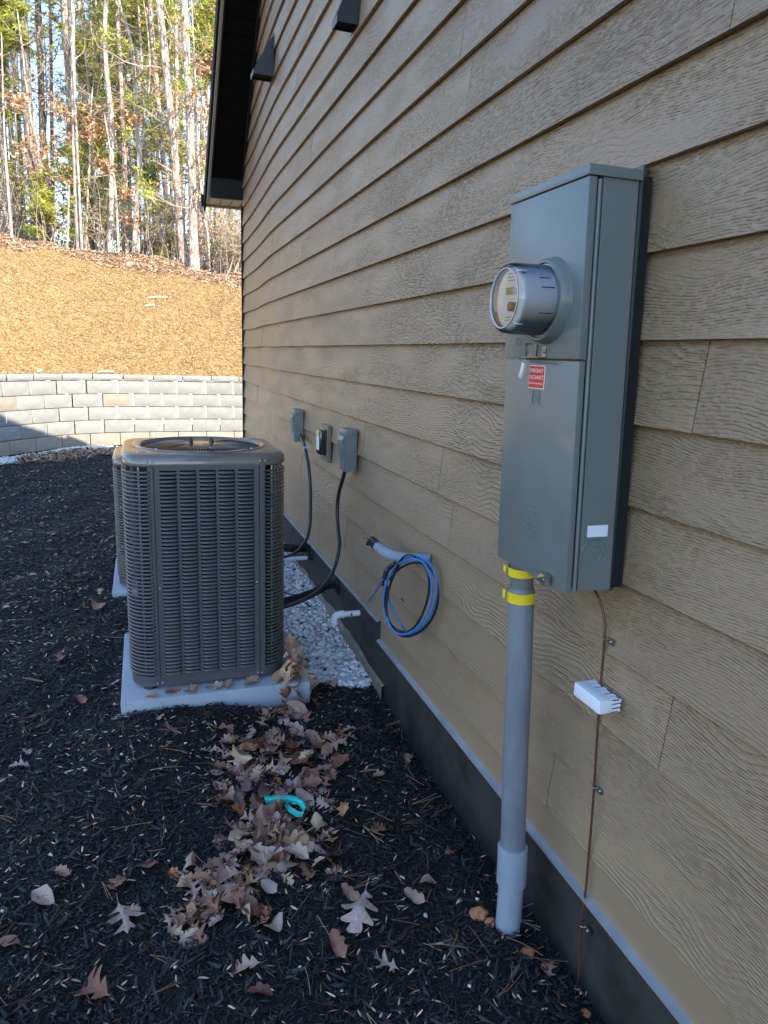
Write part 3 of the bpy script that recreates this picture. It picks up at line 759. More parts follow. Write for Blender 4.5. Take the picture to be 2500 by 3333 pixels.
def pad(lo, hi, label):
    t = thing('equipment_pad', label, 'equipment pad', ((lo[0] + hi[0]) / 2, (lo[1] + hi[1]) / 2, lo[2]), 'grey pads under the condensers')
    part('slab', MB().bbox(lo, hi, 0.010), M_PAD, t, smooth=True)
    for q in ((lo[0] + .12, lo[1] + .12), (hi[0] - .12, lo[1] + .12)):
        part('riser_foot', MB().lathe([(0, .03), (.022, .026)], (q[0], q[1], hi[2]), 'z', 14), M_BLACKP, t)
pad((-1.140, 2.885, -0.03), (-0.345, 3.66, 0.078), 'light grey equipment pad under the near condenser, strewn with leaves')
pad((-1.225, 4.39, -0.03), (-0.42, 5.18, 0.062), 'light grey equipment pad under the rear condenser')
build_ac(-0.768, 2.96, 0.095, 0.995, 'tall taupe louvered condenser nearest the camera on its grey pad')
build_ac(-0.860, 4.43, 0.078, 0.79, 'shorter taupe condenser half hidden behind the near one')

# ================================================================== METER BOX
F = -0.157; YA, YB = 1.272, 1.594
def lean(mb):
    mb.v = [(x, y + (z - 1.0) * .0495, z) for x, y, z in mb.v]; return mb
box = thing('meter_box', 'grey-green wall-mounted meter main box with red emergency sticker', 'meter box', (-0.03, 1.49, 1.0))
part('mounting_trim', MB().add([(-.033, 1.279, 1.004), (-.033, 1.300, 1.004), (-.033, 1.340, 1.896), (-.033, 1.3155, 1.898), (.014, 1.322, 1.000), (.014, 1.34, 1.0), (.014, 1.385, 1.90), (.014, 1.360, 1.902)],
     [(0, 1, 2, 3), (4, 7, 6, 5), (0, 4, 5, 1), (1, 5, 6, 2), (2, 6, 7, 3), (3, 7, 4, 0)]), M_GREYTRIM, box)
part('mounting_trim', MB().box((-.014, 1.366, 1.880), (.012, 1.64, 1.898)), M_GREYTRIM, box)
part('gasket', lean(MB().box((-.040, YA + .010, 1.012), (-.001, YB - .01, 1.878))), M_VOID, box)
part('enclosure', lean(MB().bbox((-.121, YA + .004, 1.010), (-.037, YB - .004, 1.868), .002)), M_BOX, box)
part('side_rib', lean(MB().tube([(-.1300, YA + .0035, 1.012), (-.1300, YA + .0035, 1.860)], .0045, 10)), M_BOX, box, smooth=True)
part('upper_cover', lean(MB().bbox((F, YA, 1.508), (-.1385, YB, 1.8635), .0018)), M_BOX, box, smooth=True)
dr = part('lower_door', lean(MB().bbox((F + .0035, YA + .002, 1.008), (-.1385, YB - .002, 1.5045), .0018)), M_BOX, box, smooth=True)
part('top_cap', lean(MB().bbox((F - .003, YA - .003, 1.8655), (-.033, YB + .003, 1.886), .0016)), M_BOX, box, smooth=True)
part('hub_closure', MB().bbox((-.120, 1.335, 1.8862), (-.046, 1.46, 1.893), .003), M_VOID, box)
part('socket_ring', MB().lathe([(.002, .093), (-.004, .0915), (-.010, .089), (-.020, .0875), (-.024, .084), (-.024, .079), (-.006, .0775)], (F, 1.43, 1.631), 'x', 64, close=False), M_BOX, box, smooth=True)
part('socket_inside', MB().lathe([(-.0005, .0775), (-.001, .0775)], (F, 1.43, 1.631), 'x', 40), M_VOID, box)
def emboss_ring(name, o, ax, q, w=.0012):
    n = 30; mb = MB()
    if ax == 'x': pts = [(o[0], o[1] + q * math.cos(2 * math.pi * k / n), o[2] + q * math.sin(2 * math.pi * k / n)) for k in range(n + 1)]
    else: pts = [(o[0] + q * math.cos(2 * math.pi * k / n), o[1], o[2] + q * math.sin(2 * math.pi * k / n)) for k in range(n + 1)]
    return part(name, mb.tube(pts, w, 5, False), M_BOX, box, smooth=True)
emboss_ring('knockout', (F - .0002, 1.556, 1.546), 'x', .0095, .0009)
emboss_ring('knockout', (-.086, YA + .0038 + .0048, 1.094), 'y', .0325)
emboss_ring('knockout', (-.086, YA + .0038 + .0048, 1.094), 'y', .019)
part('finger_slot', MB().add([(F + .0036, 1.500, 1.504), (F + .0036, 1.372, 1.504), (F + .0036, 1.372, 1.496), (F + .0036, 1.500, 1.499), (F - .001, 1.497, 1.504), (F - .001, 1.374, 1.504), (F - .0005, 1.374, 1.4975), (F - .0005, 1.497, 1.5)],
     [(4, 5, 6, 7), (0, 4, 7, 3), (1, 2, 6, 5), (3, 7, 6, 2), (0, 1, 5, 4)]), M_BOX, box)
h = part('hasp', MB().box((F - .020, 1.424, 1.5095), (F - .001, 1.490, 1.5112)).box((F - .0205, 1.4845, 1.5115), (F - .0015, 1.4858, 1.541)).box((F - .0025, 1.424, 1.5115), (F - .001, 1.440, 1.534)).box((F - .0035, 1.4640, 1.5115), (F - .0019, 1.4844, 1.539)), M_STEEL, box)
part('rivet', MB().lathe([(-.0005, .0045), (-.0035, .0035)], (F - .002, 1.432, 1.524), 'x', 12), M_STEEL, h, smooth=True)
part('latch', MB().add([(F - .002, 1.328, 1.034), (F - .002, 1.352, 1.036), (F - .002, 1.362, 1.022), (F - .002, 1.345, 1.014), (F - .002, 1.328, 1.012), (F - .014, 1.33, 1.034), (F - .014, 1.352, 1.034), (F - .018, 1.362, 1.020), (F - .016, 1.345, 1.012), (F - .014, 1.33, 1.012)],
     [(0, 1, 2, 3, 4), (9, 8, 7, 6, 5), (0, 5, 6, 1), (1, 6, 7, 2), (2, 7, 8, 3), (3, 8, 9, 4), (4, 9, 5, 0)]), M_STEEL, box)
part('rivet', MB().lathe([(-.0005, .004), (-.003, .003)], (F - .014, 1.337, 1.023), 'x', 12), M_STEEL, box, smooth=True)
# sticker and lettering
sx_ = F + .0026
st = part('warning_sticker', MB().box((sx_, 1.4290, 1.4405), (sx_ + .001, 1.4985, 1.4925)), M_WHITE, box)
part('red_field', MB().box((sx_ - .0004, 1.4305, 1.4420), (sx_ - .0001, 1.4970, 1.4910)), M_RED, st)
def text(body, cy, cz, size, m, parent, x, width=None, name='lettering', ext=0.00005):
    cu_ = bpy.data.curves.new('txt', 'FONT'); cu_.body = body; cu_.size = size; cu_.extrude = ext
    cu_.align_x = 'CENTER'; cu_.align_y = 'CENTER'; cu_.resolution_u = 3
    ob = bpy.data.objects.new('txt', cu_); COL.objects.link(ob)
    dg = bpy.context.evaluated_depsgraph_get(); me = bpy.data.meshes.new_from_object(ob.evaluated_get(dg))
    bpy.data.objects.remove(ob); me.materials.clear()
    xs_ = [v.co.x for v in me.vertices]; w0 = max(xs_) - min(xs_); k = (width / w0) if width else 1
    o = origin(parent)
    for v in me.vertices:
        a, b, c = v.co.x * k, v.co.y, v.co.z
        v.co = Vector((x - c, cy - a, cz + b)) - o
    return link(name, me, m, parent)
text('EMERGENCY', 1.4638, 1.4805, .0125, M_WHITE, st, sx_ - .0007, .058)
text('DISCONNECT', 1.4638, 1.4655, .0125, M_WHITE, st, sx_ - .0007, .062)
text('DESCONEXIÓN DE EMERGENCIA', 1.4638, 1.4520, .0048, M_WHITE, st, sx_ - .0007, .060)
# pressed maker's mark: nested square outlines around a D
mb = MB()
def frame(y0, y1, z0, z1, w, x0=F + .0016, x1=F + .0036):
    mb.box((x0, y0, z0), (x1, y0 + w, z1)); mb.box((x0, y1 - w, z0), (x1, y1, z1))
    mb.box((x0, y0 + w, z0), (x1, y1 - w, z0 + w)); mb.box((x0, y0 + w, z1 - w), (x1, y1 - w, z1))
frame(1.4435, 1.4750, 1.4055, 1.4370, .0016)
part('embossed_mark', mb, M_BOX, box)
dpts = [(1.4675, 1.430), (1.4570, 1.430), (1.4515, 1.4265), (1.4515, 1.4160), (1.4570, 1.4125), (1.4675, 1.4125), (1.4675, 1.430)]
part('embossed_mark', MB().tube([(F + .0035, y, z) for y, z in dpts], .0011, 5), M_BOX, box)
dpts = [(1.4640, 1.4265), (1.4585, 1.4265), (1.4552, 1.4245), (1.4552, 1.4180), (1.4585, 1.4160), (1.4640, 1.4160), (1.4640, 1.4265)]
part('embossed_mark', MB().tube([(F + .0035, y, z) for y, z in dpts], .0008, 5), M_BOX, box)
rr = random.Random(3); mb = MB()
for z, ya, yb in ((1.170, 1.468, 1.418), (1.157, 1.472, 1.405), (1.125, 1.474, 1.420), (1.113, 1.470, 1.412), (1.101, 1.476, 1.41)):
    y = ya
    while y > yb:
        if rr.random() < .75:
            w = rr.uniform(.0012, .003); mb.box((F + .0026, y - w, z - .002 + rr.uniform(-.0015, .0015)), (F + .0036, y, z + .0015 + rr.uniform(-.001, .001)))
        y -= .0048
part('embossed_marking', mb, M_BOX, box)
part('asset_label', lean(MB().box((-.1060, YA + .0024, 1.132), (-.0545, YA + .0037, 1.1575))), M_LABELW, box)

# ---- the electricity meter plugged into the socket
mt_ = thing('electric_meter', 'round glass-covered electric meter plugged into the box socket', 'electric meter', (F - .02, 1.43, 1.631))
mo = (0.0, 1.43, 1.631)
part('meter_shell', MB().lathe([(-.168, .0665), (-.246, .0660), (-.2505, .0650), (-.2508, .062)], mo, 'x', 64), M_METERB, mt_, smooth=True)
part('base_flange', MB().lathe([(-.160, .0772), (-.176, .0772), (-.178, .0755)], mo, 'x', 64), M_METERB, mt_, smooth=True)
fc = part('dial_face', MB().lathe([(-.2512, .060), (-.2518, .060)], mo, 'x', 48), M_METERF, mt_)
part('display', MB().box((-.2528, 1.418, 1.640), (-.2518, 1.452, 1.655)), M_LCD, mt_)
part('nameplate', MB().box((-.2526, 1.408, 1.598), (-.2518, 1.458, 1.620)), M_LABELW, mt_)
part('optical_port', MB().lathe([(-.2518, .0100), (-.2645, .0100), (-.2652, .0085)], (0, 1.410, 1.613), 'x', 20), M_BLACKP, mt_, smooth=True)
part('port_tip', MB().lathe([(-.2653, .0078), (-.2660, .0065)], (0, 1.410, 1.613), 'x', 14), M_COPPERISH, mt_)
part('reset_button', MB().lathe([(-.2518, .0055), (-.260, .0055), (-.261, .004)], (0, 1.404, 1.646), 'x', 16), M_METERB, mt_, smooth=True)
mb = MB()
for z in (1.668, 1.675, 1.682, 1.586, 1.592): mb.box((-.2524, 1.412, z), (-.2518, 1.448, z + .0016))
part('printed_lines', mb, M_GREYTRIM, mt_)
gm = part('glass_cover', MB().lathe([(-.170, .0745), (-.252, .0735), (-.262, .0715), (-.267, .0680), (-.2685, .0640), (-.2675, .0615), (-.2665, .0600)], mo, 'x', 64, close=False)
     .lathe([(-.2664, .0600), (-.2663, .0001)], mo, 'x', 64, close=False), M_GLASS, mt_, smooth=True)
part('front_bezel', MB().lathe([(-.2668, .0632), (-.2700, .0628), (-.2700, .0608), (-.2668, .0604)], mo, 'x', 64, close=False), M_METERB, mt_, smooth=True)
for a, zz in ((62, 0), (-62, 0)):
    c, s = math.cos(R(a)), math.sin(R(a))
    part('glass_lug', MB().box((-.2655, mo[1] - .066 * c * .0 - .050, mo[2] + s * .060 - .002), (-.245, mo[1] - .038, mo[2] + s * .060 + .002)), M_CLEARP, mt_)
for z in (1.672, 1.652, 1.600):
    part('shell_slot', MB().box((-.215, 1.43 - math.sqrt(max(.0668 ** 2 - (z - 1.631) ** 2, 0)) - .0006, z), (-.190 if z > 1.66 else -.184, 1.43 - math.sqrt(max(.0668 ** 2 - (z - 1.631) ** 2, 0)) + .003, z + .0018)), M_VOID, mt_)
# ---- seal hanging from the hasp
sl_ = thing('wire_seal', 'clear plastic tag seal hanging on a wire loop beneath the meter', 'seal', (F - .018, 1.48, 1.50))
part('wire_loop', MB().tube(spline([(F - .012, 1.4845, 1.5225), (F - .020, 1.492, 1.512), (F - .024, 1.4875, 1.494), (F - .023, 1.480, 1.493), (F - .022, 1.478, 1.508), (F - .012, 1.481, 1.5225)], 5), .0009, 5), M_STEEL, sl_, smooth=True)
mb = MB().bbox((-.003, -.0065, -.036), (.003, .0065, 0), .0012)
ca, sa = math.cos(R(22)), math.sin(R(22))
mb.v = [(x + F - .0225, 1.479 + y * ca - z * sa, 1.497 + y * sa + z * ca) for x, y, z in mb.v]
part('tag', mb, M_CLEARP, sl_, smooth=True)

# ================================================================== CONDUIT
cd = thing('conduit', 'thick grey plastic conduit rising from the mulch into the meter box', 'conduit', (-.1, 1.478, -.05))
cp_ = [(-.1, 1.480, -.16), (-.1, 1.480, -.02), (-.1, 1.482, .10), (-.1, 1.491, .21), (-.1, 1.503, .35), (-.1, 1.517, .52), (-.1, 1.528, .69), (-.1, 1.546, .88), (-.1, 1.557, 1.004)]
part('pipe', MB().tube(spline(cp_[2:-1] + [(-.1, 1.551, .93)], 4), .0335, 32), M_PVC, cd, smooth=True)
part('lower_pipe', MB().tube([(-.112, 1.482, -.18), (-.106, 1.480, -.08), (-.101, 1.480, -.0), (-.1, 1.483, .12)], [.0345] * 4, 32), M_PVC2, cd, smooth=True)
part('terminal_adapter', MB().tube([(-.1, 1.550, .925), (-.1, 1.555, .985), (-.1, 1.557, 1.004)], [.030, .030, .034], 32), M_BOX, cd, smooth=True)
part('coupling', MB().tube([(-.1, 1.4830, .105), (-.1, 1.4832, .107), (-.1, 1.4900, .214), (-.1, 1.4901, .216)], [.0385, .0405, .0405, .038], 36), M_PVC2, cd, smooth=True)
def tape(z0, z1, y, seed):
    rr = random.Random(seed); n = 36; vs = []; fs = []
    for i in range(n + 1):
        a = 2 * math.pi * i / n + 2.4; q = .0352 + .0012 * (i / n) + rr.uniform(-.0002, .0002); dz = .004 * (i / n)
        for z in (z0, z1): vs.append((-.1 + q * math.cos(a), y + q * math.sin(a), z + dz + rr.uniform(-.0007, .0007)))
    for i in range(n): fs.append((2 * i, 2 * i + 2, 2 * i + 3, 2 * i + 1))
    o = len(vs); a = vs[0]                                  # loose wrinkled end
    vs += [(-.135, y + .020, z1), (-.137, y + .020, z0 + .004), (-.139, y + .029, z1 + .001), (-.137, y + .031, z0 + .005), (-.134, y + .036, z1 - .004), (-.132, y + .034, z0 + .009)]
    fs += [(o, o + 2, o + 3, o + 1), (o + 2, o + 4, o + 5, o + 3)]
    part('yellow_tape', MB().add(vs, fs), M_YEL, cd, smooth=True)
tape(.962, .984, 1.5535, 1); tape(.893, .921, 1.549, 2)

# ================================================================== GROUND WIRE AND BONDING BAR
gw = thing('ground_wire', 'thin brown ground wire stapled down the siding below the meter box', 'wire', (-.006, 1.31, 0))
pts = [(-.045, 1.352, 1.006), (-.016, 1.345, .97), (-.006, 1.331, .93), (-.006, 1.318, .88), (-.006, 1.314, .77), (-.006, 1.308, .65), (-.006, 1.298, .50), (-.006, 1.292, .36), (-.006, 1.288, .20), (-.014, 1.286, .13), (-.010, 1.283, .10), (-.006, 1.280, -.01), (-.006, 1.284, -.2)]
part('copper_wire', MB().tube(spline(pts, 6), .0030, 7), M_COPPER, gw, smooth=True)
for y, z in ((1.313, .875), (1.294, .501), (1.283, .118), (1.281, -.067)):
    c = part('clip', MB().tube([(-.002, y + .006, z), (-.011, y + .004, z), (-.013, y, z), (-.011, y - .004, z), (-.003, y - .007, z), (-.003, y - .020, z - .002)], .0025, 6).box((-.005, y - .024, z - .008), (-.001, y - .006, z + .006)), M_STEEL, gw, smooth=False)
    part('screw', MB().lathe([(-.005, .005), (-.009, .0035)], (0, y - .016, z - .001), 'x', 10), M_STEEL, c, smooth=True)
bb = thing('bonding_bar', 'white comb-edged plastic bonding bar cover on the brown ground wire', 'terminal cover', (-.03, 1.292, .745))
bm_ = MB().bbox((-.060, 1.238, .727), (-.026, 1.342, .760), .004)
for k in range(6):
    y = 1.2385 + k * .0176; d = .010 if k % 2 else .004
    bm_.box((-.027, y, .7565), (-.027 + .016 + d * .6, y + .0145 - (k % 2) * .004, .7595))
    bm_.box((-.027, y, .7275), (-.027 + .016 + d * .6, y + .0145 - (k % 2) * .004, .7305))
for z0_, z1_ in ((.7280, .7360), (.7400, .7470), (.7505, .7592)):
    bm_.box((-.027, 1.2385, z0_), (-.004, 1.2415, z1_)); bm_.box((-.027, 1.3385, z0_), (-.004, 1.3415, z1_))
part('cover', bm_, M_LABELW, bb, smooth=True)
part('terminal_block', MB().box((-.020, 1.250, .734), (-.0045, 1.330, .752)), M_STEEL, bb)

# ================================================================== DISCONNECTS, OUTLET, CABLES
def disconnect(y0, z0, label, ko=True):
    y1 = y0 + .122; z1 = z0 + .214
    t = thing('disconnect_box', label, 'disconnect box', (-.02, (y0 + y1) / 2, z0), 'grey disconnect boxes on the siding')
    part('enclosure', MB().bbox((-.056, y0, z0 + .002), (-.004, y1, z1 - .028), .0015), M_DC, t)
    part('hood', MB().bbox((-.0615, y0 - .003, z1 - .031), (-.004, y1 + .003, z1), .002), M_DC, t, smooth=True)
    part('door', MB().prism([(-.0562, z0 + .002), (-.0600, z0 + .002), (-.0605, z0 + .055), (-.074, z0 + .135), (-.0765, z0 + .158), (-.066, z0 + .178), (-.0562, z0 + .181)], 'y', y0 + .022, y1 - .010), M_DC, t)
    part('side_lip', MB().box((-.0595, y0 - .0015, z0), (-.044, y0 - .0002, z1 - .032)), M_DC, t)
    part('gasket', MB().box((-.004, y0 + .006, z0 + .006), (-.0005, y1 - .006, z1 - .004)), M_VOID, t)
    part('screw', MB().lathe([(-.0035, .0022), (-.0045, .0022)], (-.030, y0, z1 - .016), 'y', 8), M_VOID, t)
    if ko:
        n = 26; q = .0135
        part('knockout', MB().tube([(-.027 + q * math.cos(2 * math.pi * k / n), y0 - .0003, z0 + .040 + q * math.sin(2 * math.pi * k / n)) for k in range(n + 1)], .001, 5, False), M_DC, t)
    else:
        part('knockout', MB().lathe([(-.014, .0135), (-.010, .0165), (0, .0175)], (-.030, y0, z0 + .045), 'y', 20), M_DC, t, smooth=True)
    return t
disconnect(3.400, .928, 'grey disconnect box right of the black outlet cover, nearer the camera')
disconnect(4.664, .928, 'grey disconnect box left of the black outlet cover, farther away', ko=False)
ot = thing('outdoor_outlet', 'black in-use outlet cover on a taupe mounting block between the disconnects', 'outlet', (-.02, 4.0, .9))
part('mounting_block', MB().bbox((-.022, 3.930, .900), (-.0005, 4.088, 1.108), .003), M_BLOCKW, ot)
part('cover', MB().bbox((-.060, 3.958, .938), (-.0225, 4.052, 1.080), .010), M_OUTW, ot, smooth=True)
part('back_plate', MB().bbox((-.030, 3.950, .932), (-.0225, 4.060, 1.086), .003), M_OUTW, ot)
part('window', MB().box((-.0615, 3.975, .965), (-.0603, 4.035, 1.045)), M_METERF, ot)

def cable(name, label, cat, pts, r_, m_, n=10, k=8, group=None, pname='jacket'):
    t = thing(name, label, cat, pts[0], group)
    part(pname, MB().tube(spline(pts, k), r_, n), m_, t, smooth=True)
    return t
c1 = cable('power_whip', 'black flexible conduit dropping from the farther disconnect box', 'cable',
      [(-.030, 4.662, .973), (-.033, 4.615, .974), (-.042, 4.50, .955), (-.046, 4.40, .915), (-.046, 4.29, .80), (-.046, 4.25, .70), (-.05, 4.22, .56), (-.06, 4.20, .45), (-.10, 4.16, .37), (-.20, 4.11, .31), (-.36, 4.25, .27), (-.54, 4.58, .30)], .0100, M_BLKCABLE)
part('cable_tie', MB().lathe([(-.006, .0125), (.006, .0125)], (-.0455, 4.405, .918), 'y', 14).tube([(-.046, 4.40, .93), (-.056, 4.36, .94), (-.05, 4.34, .92)], .0018, 5), M_BLUETIE, c1)
cable('power_whip', 'black flexible conduit dropping from the nearer disconnect box to the condenser', 'cable',
      [(-.034, 3.500, .935), (-.036, 3.515, .90), (-.044, 3.585, .78), (-.048, 3.590, .68), (-.052, 3.55, .60), (-.06, 3.49, .53), (-.085, 3.46, .44), (-.13, 3.42, .375), (-.21, 3.36, .325), (-.33, 3.33, .285), (-.46, 3.33, .26)], .0100, M_BLKCABLE)
def lineset(y, z, pts, label):
    t = thing('line_set', label, 'refrigerant line', (0, y, z), 'insulated refrigerant lines')
    part('large_line', MB().tube(spline(pts, 6), .0185, 12), M_FOAM, t, smooth=True)
    part('small_line', MB().tube(spline([(x, y_ + .008, z_ - .028) for x, y_, z_ in pts], 6), .0085, 10), M_BLKCABLE, t, smooth=True)
    part('wall_seal', MB().bbox((-.006, y - .035, z - .06), (.006, y + .03, z + .04), .004), M_FOAM, t)
lineset(3.76, .235, [(.01, 3.76, .240), (-.06, 3.745, .232), (-.13, 3.69, .225), (-.20, 3.58, .245), (-.30, 3.49, .255), (-.46, 3.43, .25)], 'black foam-wrapped line set leaving the wall to the near condenser')
lineset(4.50, .245, [(.01, 4.50, .250), (-.08, 4.46, .262), (-.16, 4.44, .275), (-.30, 4.48, .28), (-.54, 4.62, .27)], 'black foam-wrapped line set leaving the wall to the rear condenser')
cable('control_wire', 'thin grey-violet control wire curving into the near condenser', 'wire', [(-.45, 3.42, .36), (-.36, 3.50, .295), (-.28, 3.56, .252), (-.20, 3.62, .24), (-.12, 3.71, .225)], .0035, mat('violet_wire', (.13, .11, .15), .5), 7)
pv = thing('drain_pipe', 'short white plastic drain pipe ending in an elbow over the gravel', 'drain pipe', (0, 3.316, .2), 'white plastic drain pipes')
part('pipe', MB().tube([(.01, 3.316, .213), (-.105, 3.318, .213)], .0150, 18), M_PVCW, pv, smooth=True)
part('elbow', MB().tube([(-.075, 3.318, .213), (-.098, 3.318, .213), (-.113, 3.318, .210), (-.121, 3.318, .200), (-.124, 3.318, .186), (-.124, 3.318, .163)], .0190, 18), M_PVCW, pv, smooth=True)
part('dark_mark', MB().lathe([(-.0003, .0001), (0, .006)], (-.040, 3.3005, .214), 'y', 12), M_VOID, pv)  # small black disc on the side of the pipe
pv2 = thing('drain_pipe', 'straight white plastic drain pipe with black end beside the far line set', 'drain pipe', (0, 4.388, .2), 'white plastic drain pipes')
part('pipe', MB().tube([(-.028, 4.388, .207), (-.36, 4.392, .200)], .0125, 16), M_PVCW, pv2, smooth=True)
part('rubber_end', MB().tube([(.01, 4.388, .208), (-.030, 4.388, .207)], .0155, 16), M_BLKCABLE, pv2, smooth=True)
part('coupling', MB().tube([(-.175, 4.39, .2035), (-.24, 4.391, .202)], .0160, 16), M_PVCW, pv2, smooth=True)

# ---- blue corrugated stub with the cable coil hung over it
stb = thing('conduit_stub', 'blue-grey corrugated tube sticking out of the siding with a black taped end', 'tube', (0, 2.435, .752))
sp = spline([(.01, 2.415, .756), (-.022, 2.445, .752), (-.046, 2.500, .738), (-.068, 2.560, .728), (-.088, 2.620, .724), (-.104, 2.680, .728), (-.117, 2.735, .742)], 16)
L = [0]
for a, b in zip(sp[:-1], sp[1:]): L.append(L[-1] + (b - a).length)
pth = []; rad = []; s = 0; q = 0
while s < L[-1] - .012:
    i = np.searchsorted(L, s, side='right') - 1; t_ = (s - L[i]) / max(L[i + 1] - L[i], 1e-6)
    pth.append(sp[i].lerp(sp[i + 1], t_)); rad.append(.0205 if q % 6 in (0, 1, 2) else .0165); s += .00175; q += 1
part('corrugated_tube', MB().tube(pth, rad, 18), M_ENT, stb, smooth=False)
e = sp[-1]
part('taped_end', MB().tube([sp[-9], sp[-5], e + Vector((-.004, .016, .006)), e + Vector((-.012, .028, -.004)), e + Vector((-.020, .034, -.016))], [.0215, .0210, .019, .012, .006], 14), M_BLKCABLE, stb, smooth=True)
coil = thing('cable_coil', 'coil of blue and black cable hanging on the corrugated tube', 'cable', (-.06, 2.4, .6))
cc = Vector((-.078, 2.405, .618)); U = Vector((-.058, .126, -.036)); V = Vector((.006, -.02, .162))
def loop(ph0, ph1, ku, kv, off, m_, r_, wob=0.0, name='cable_loop'):
    pts = []
    for k in range(int((ph1 - ph0) / 12) + 1):
        a = R(ph0 + 12 * k)
        pts.append(cc + Vector(off) + U * (ku * math.cos(a) + wob * math.sin(3 * a)) + V * (kv * math.sin(a) + wob * math.cos(2 * a)))
    part(name, MB().tube(spline(pts, 2), r_, 8), m_, coil, smooth=True)
loop(75, 435, 1.00, 1.00, (0, 0, 0), M_BLUEC, .0040)
loop(60, 330, .90, .96, (-.014, -.016, .006), M_BLUEC, .0040, .035)
loop(-95, 110, .66, .98, (-.014, .012, .002), M_BLKCABLE, .0044, -.03)
loop(30, 380, 1.0, .95, (.008, .004, -.014), M_BLKCABLE, .0048, .03)
loop(100, 430, .78, .97, (-.004, .012, -.004), M_BLKCABLE, .0048, -.035)
part('cable_loop', MB().tube(spline([(-.125, 2.540, .690), (-.118, 2.555, .62), (-.10, 2.54, .53), (-.06, 2.49, .45), (-.045, 2.46, .425)], 6), .0044, 8), M_BLUEC, coil, smooth=True)
part('cable_loop', MB().tube(spline([(-.128, 2.545, .655), (-.115, 2.644, .591), (-.085, 2.777, .521), (-.045, 2.954, .43), (.0, 3.163, .331)], 6), .0044, 8), M_BLUEC, coil, smooth=True)
part('tape_wrap', MB().tube(spline([(-.098, 2.515, .715), (-.118, 2.545, .685), (-.128, 2.555, .645)], 4), .0105, 10).tube([(-.125, 2.56, .66), (-.118, 2.60, .60)], .005, 6), M_BLKCABLE, coil, smooth=True)
sc_ = thing('wall_staple', 'tiny bent metal staple on the siding inside the cable coil', 'staple', (0, 2.668, .505))
part('staple_wire', MB().tube([(.002, 2.672, .500), (-.012, 2.668, .510), (-.014, 2.662, .520), (-.002, 2.660, .500)], .0018, 5), M_STEEL, sc_)

# ================================================================== LOOSE GROUND COVER
def chips(name, P, Z, ln, wd, m, tone, tilt=0.5, thick=0.25, normal_z=None):
    """folded slivers: 6 verts, 4 triangles each"""
    n = len(P); yaw = nrg.uniform(0, 2 * np.pi, n); pt = nrg.normal(0, tilt, n); rl = nrg.normal(0, tilt, n)
    d = np.stack([np.cos(yaw) * np.cos(pt), np.sin(yaw) * np.cos(pt), np.sin(pt)], -1)
    sd = np.stack([-np.sin(yaw) * np.cos(rl), np.cos(yaw) * np.cos(rl), np.sin(rl)], -1)
    up = np.cross(d, sd)
    c = np.concatenate([P, Z[:, None]], 1)
    L = (ln / 2)[:, None] * d; W = (wd / 2)[:, None] * sd; U_ = (wd * thick)[:, None] * up
    k = nrg.uniform(.25, .9, (n, 1)); bend = U_ * nrg.uniform(-1.5, 1.5, (n, 1))
    V_ = np.stack([c - L - W * k + bend, c - L * .95 + W * .7 * k + bend, c - W * 1.0 , c + W + U_ * 0, c + L * .9 - W * .6 * k + bend, c + L + W * .5 * k + bend, c + U_ * 1.6], 1)
    F_ = np.array([[0, 2, 6], [0, 6, 1], [1, 6, 3], [2, 4, 6], [4, 5, 6], [5, 3, 6]])
    F_ = (F_[None] + (np.arange(n) * 7)[:, None, None]).reshape(-1, 3)
    return np_mesh(name, V_.reshape(-1, 3), F_, m, tone=np.repeat(tone, 7))
def sample_ground(n, y0, y1, wl=1.0, wr=0.0):
    Y = nrg.uniform(y0, y1, n); xl = -1.30 - 0.20 * Y - wl * .4; xr = 0.05
    X = xl + (xr - xl) * nrg.uniform(0, 1, n)
    return X, Y
def keep_mulch(X, Y):
    g1 = (X > -0.40 + .03 * np.sin(Y * 9)) & (Y > 3.05 + .05 * np.sin(X * 21))          # white gravel by the wall
    pad1 = (X > -1.14) & (X < -.345) & (Y > 2.885) & (Y < 3.66)
    pad2 = (X > -1.225) & (X < -.42) & (Y > 4.39) & (Y < 5.18)
    yw = np.interp(X, WX, WY)
    return ~(g1 | pad1 | pad2) & (Y < yw - .55 - .25 * np.clip((-X - 1.4), 0, 1.6))
parts = []
for n, y0, y1, l0, l1, w0, w1 in ((52000, .95, 2.3, .012, .045, .0025, .0065), (52000, 2.3, 4.6, .014, .05, .003, .008), (52000, 4.6, 8, .02, .06, .005, .011), (38000, 8, 11.8, .03, .08, .008, .016)):
    X, Y = sample_ground(n, y0, y1); k = keep_mulch(X, Y); X, Y = X[k], Y[k]; n = len(X)
    ln = l0 + (l1 - l0) * nrg.beta(1.3, 3, n); wd = w0 + (w1 - w0) * nrg.beta(1.3, 2.5, n)
    Z = gz_np(X, Y) + nrg.uniform(-.004, .010, n) * (1 + (y0 > 4)) + 0.004 * np.sin(X * 40) * np.cos(Y * 37)
    chips('wood_mulch', np.stack([X, Y], -1), Z, ln, wd, M_CHIP, nrg.uniform(0, 1, n) ** 1.25, tilt=.38)
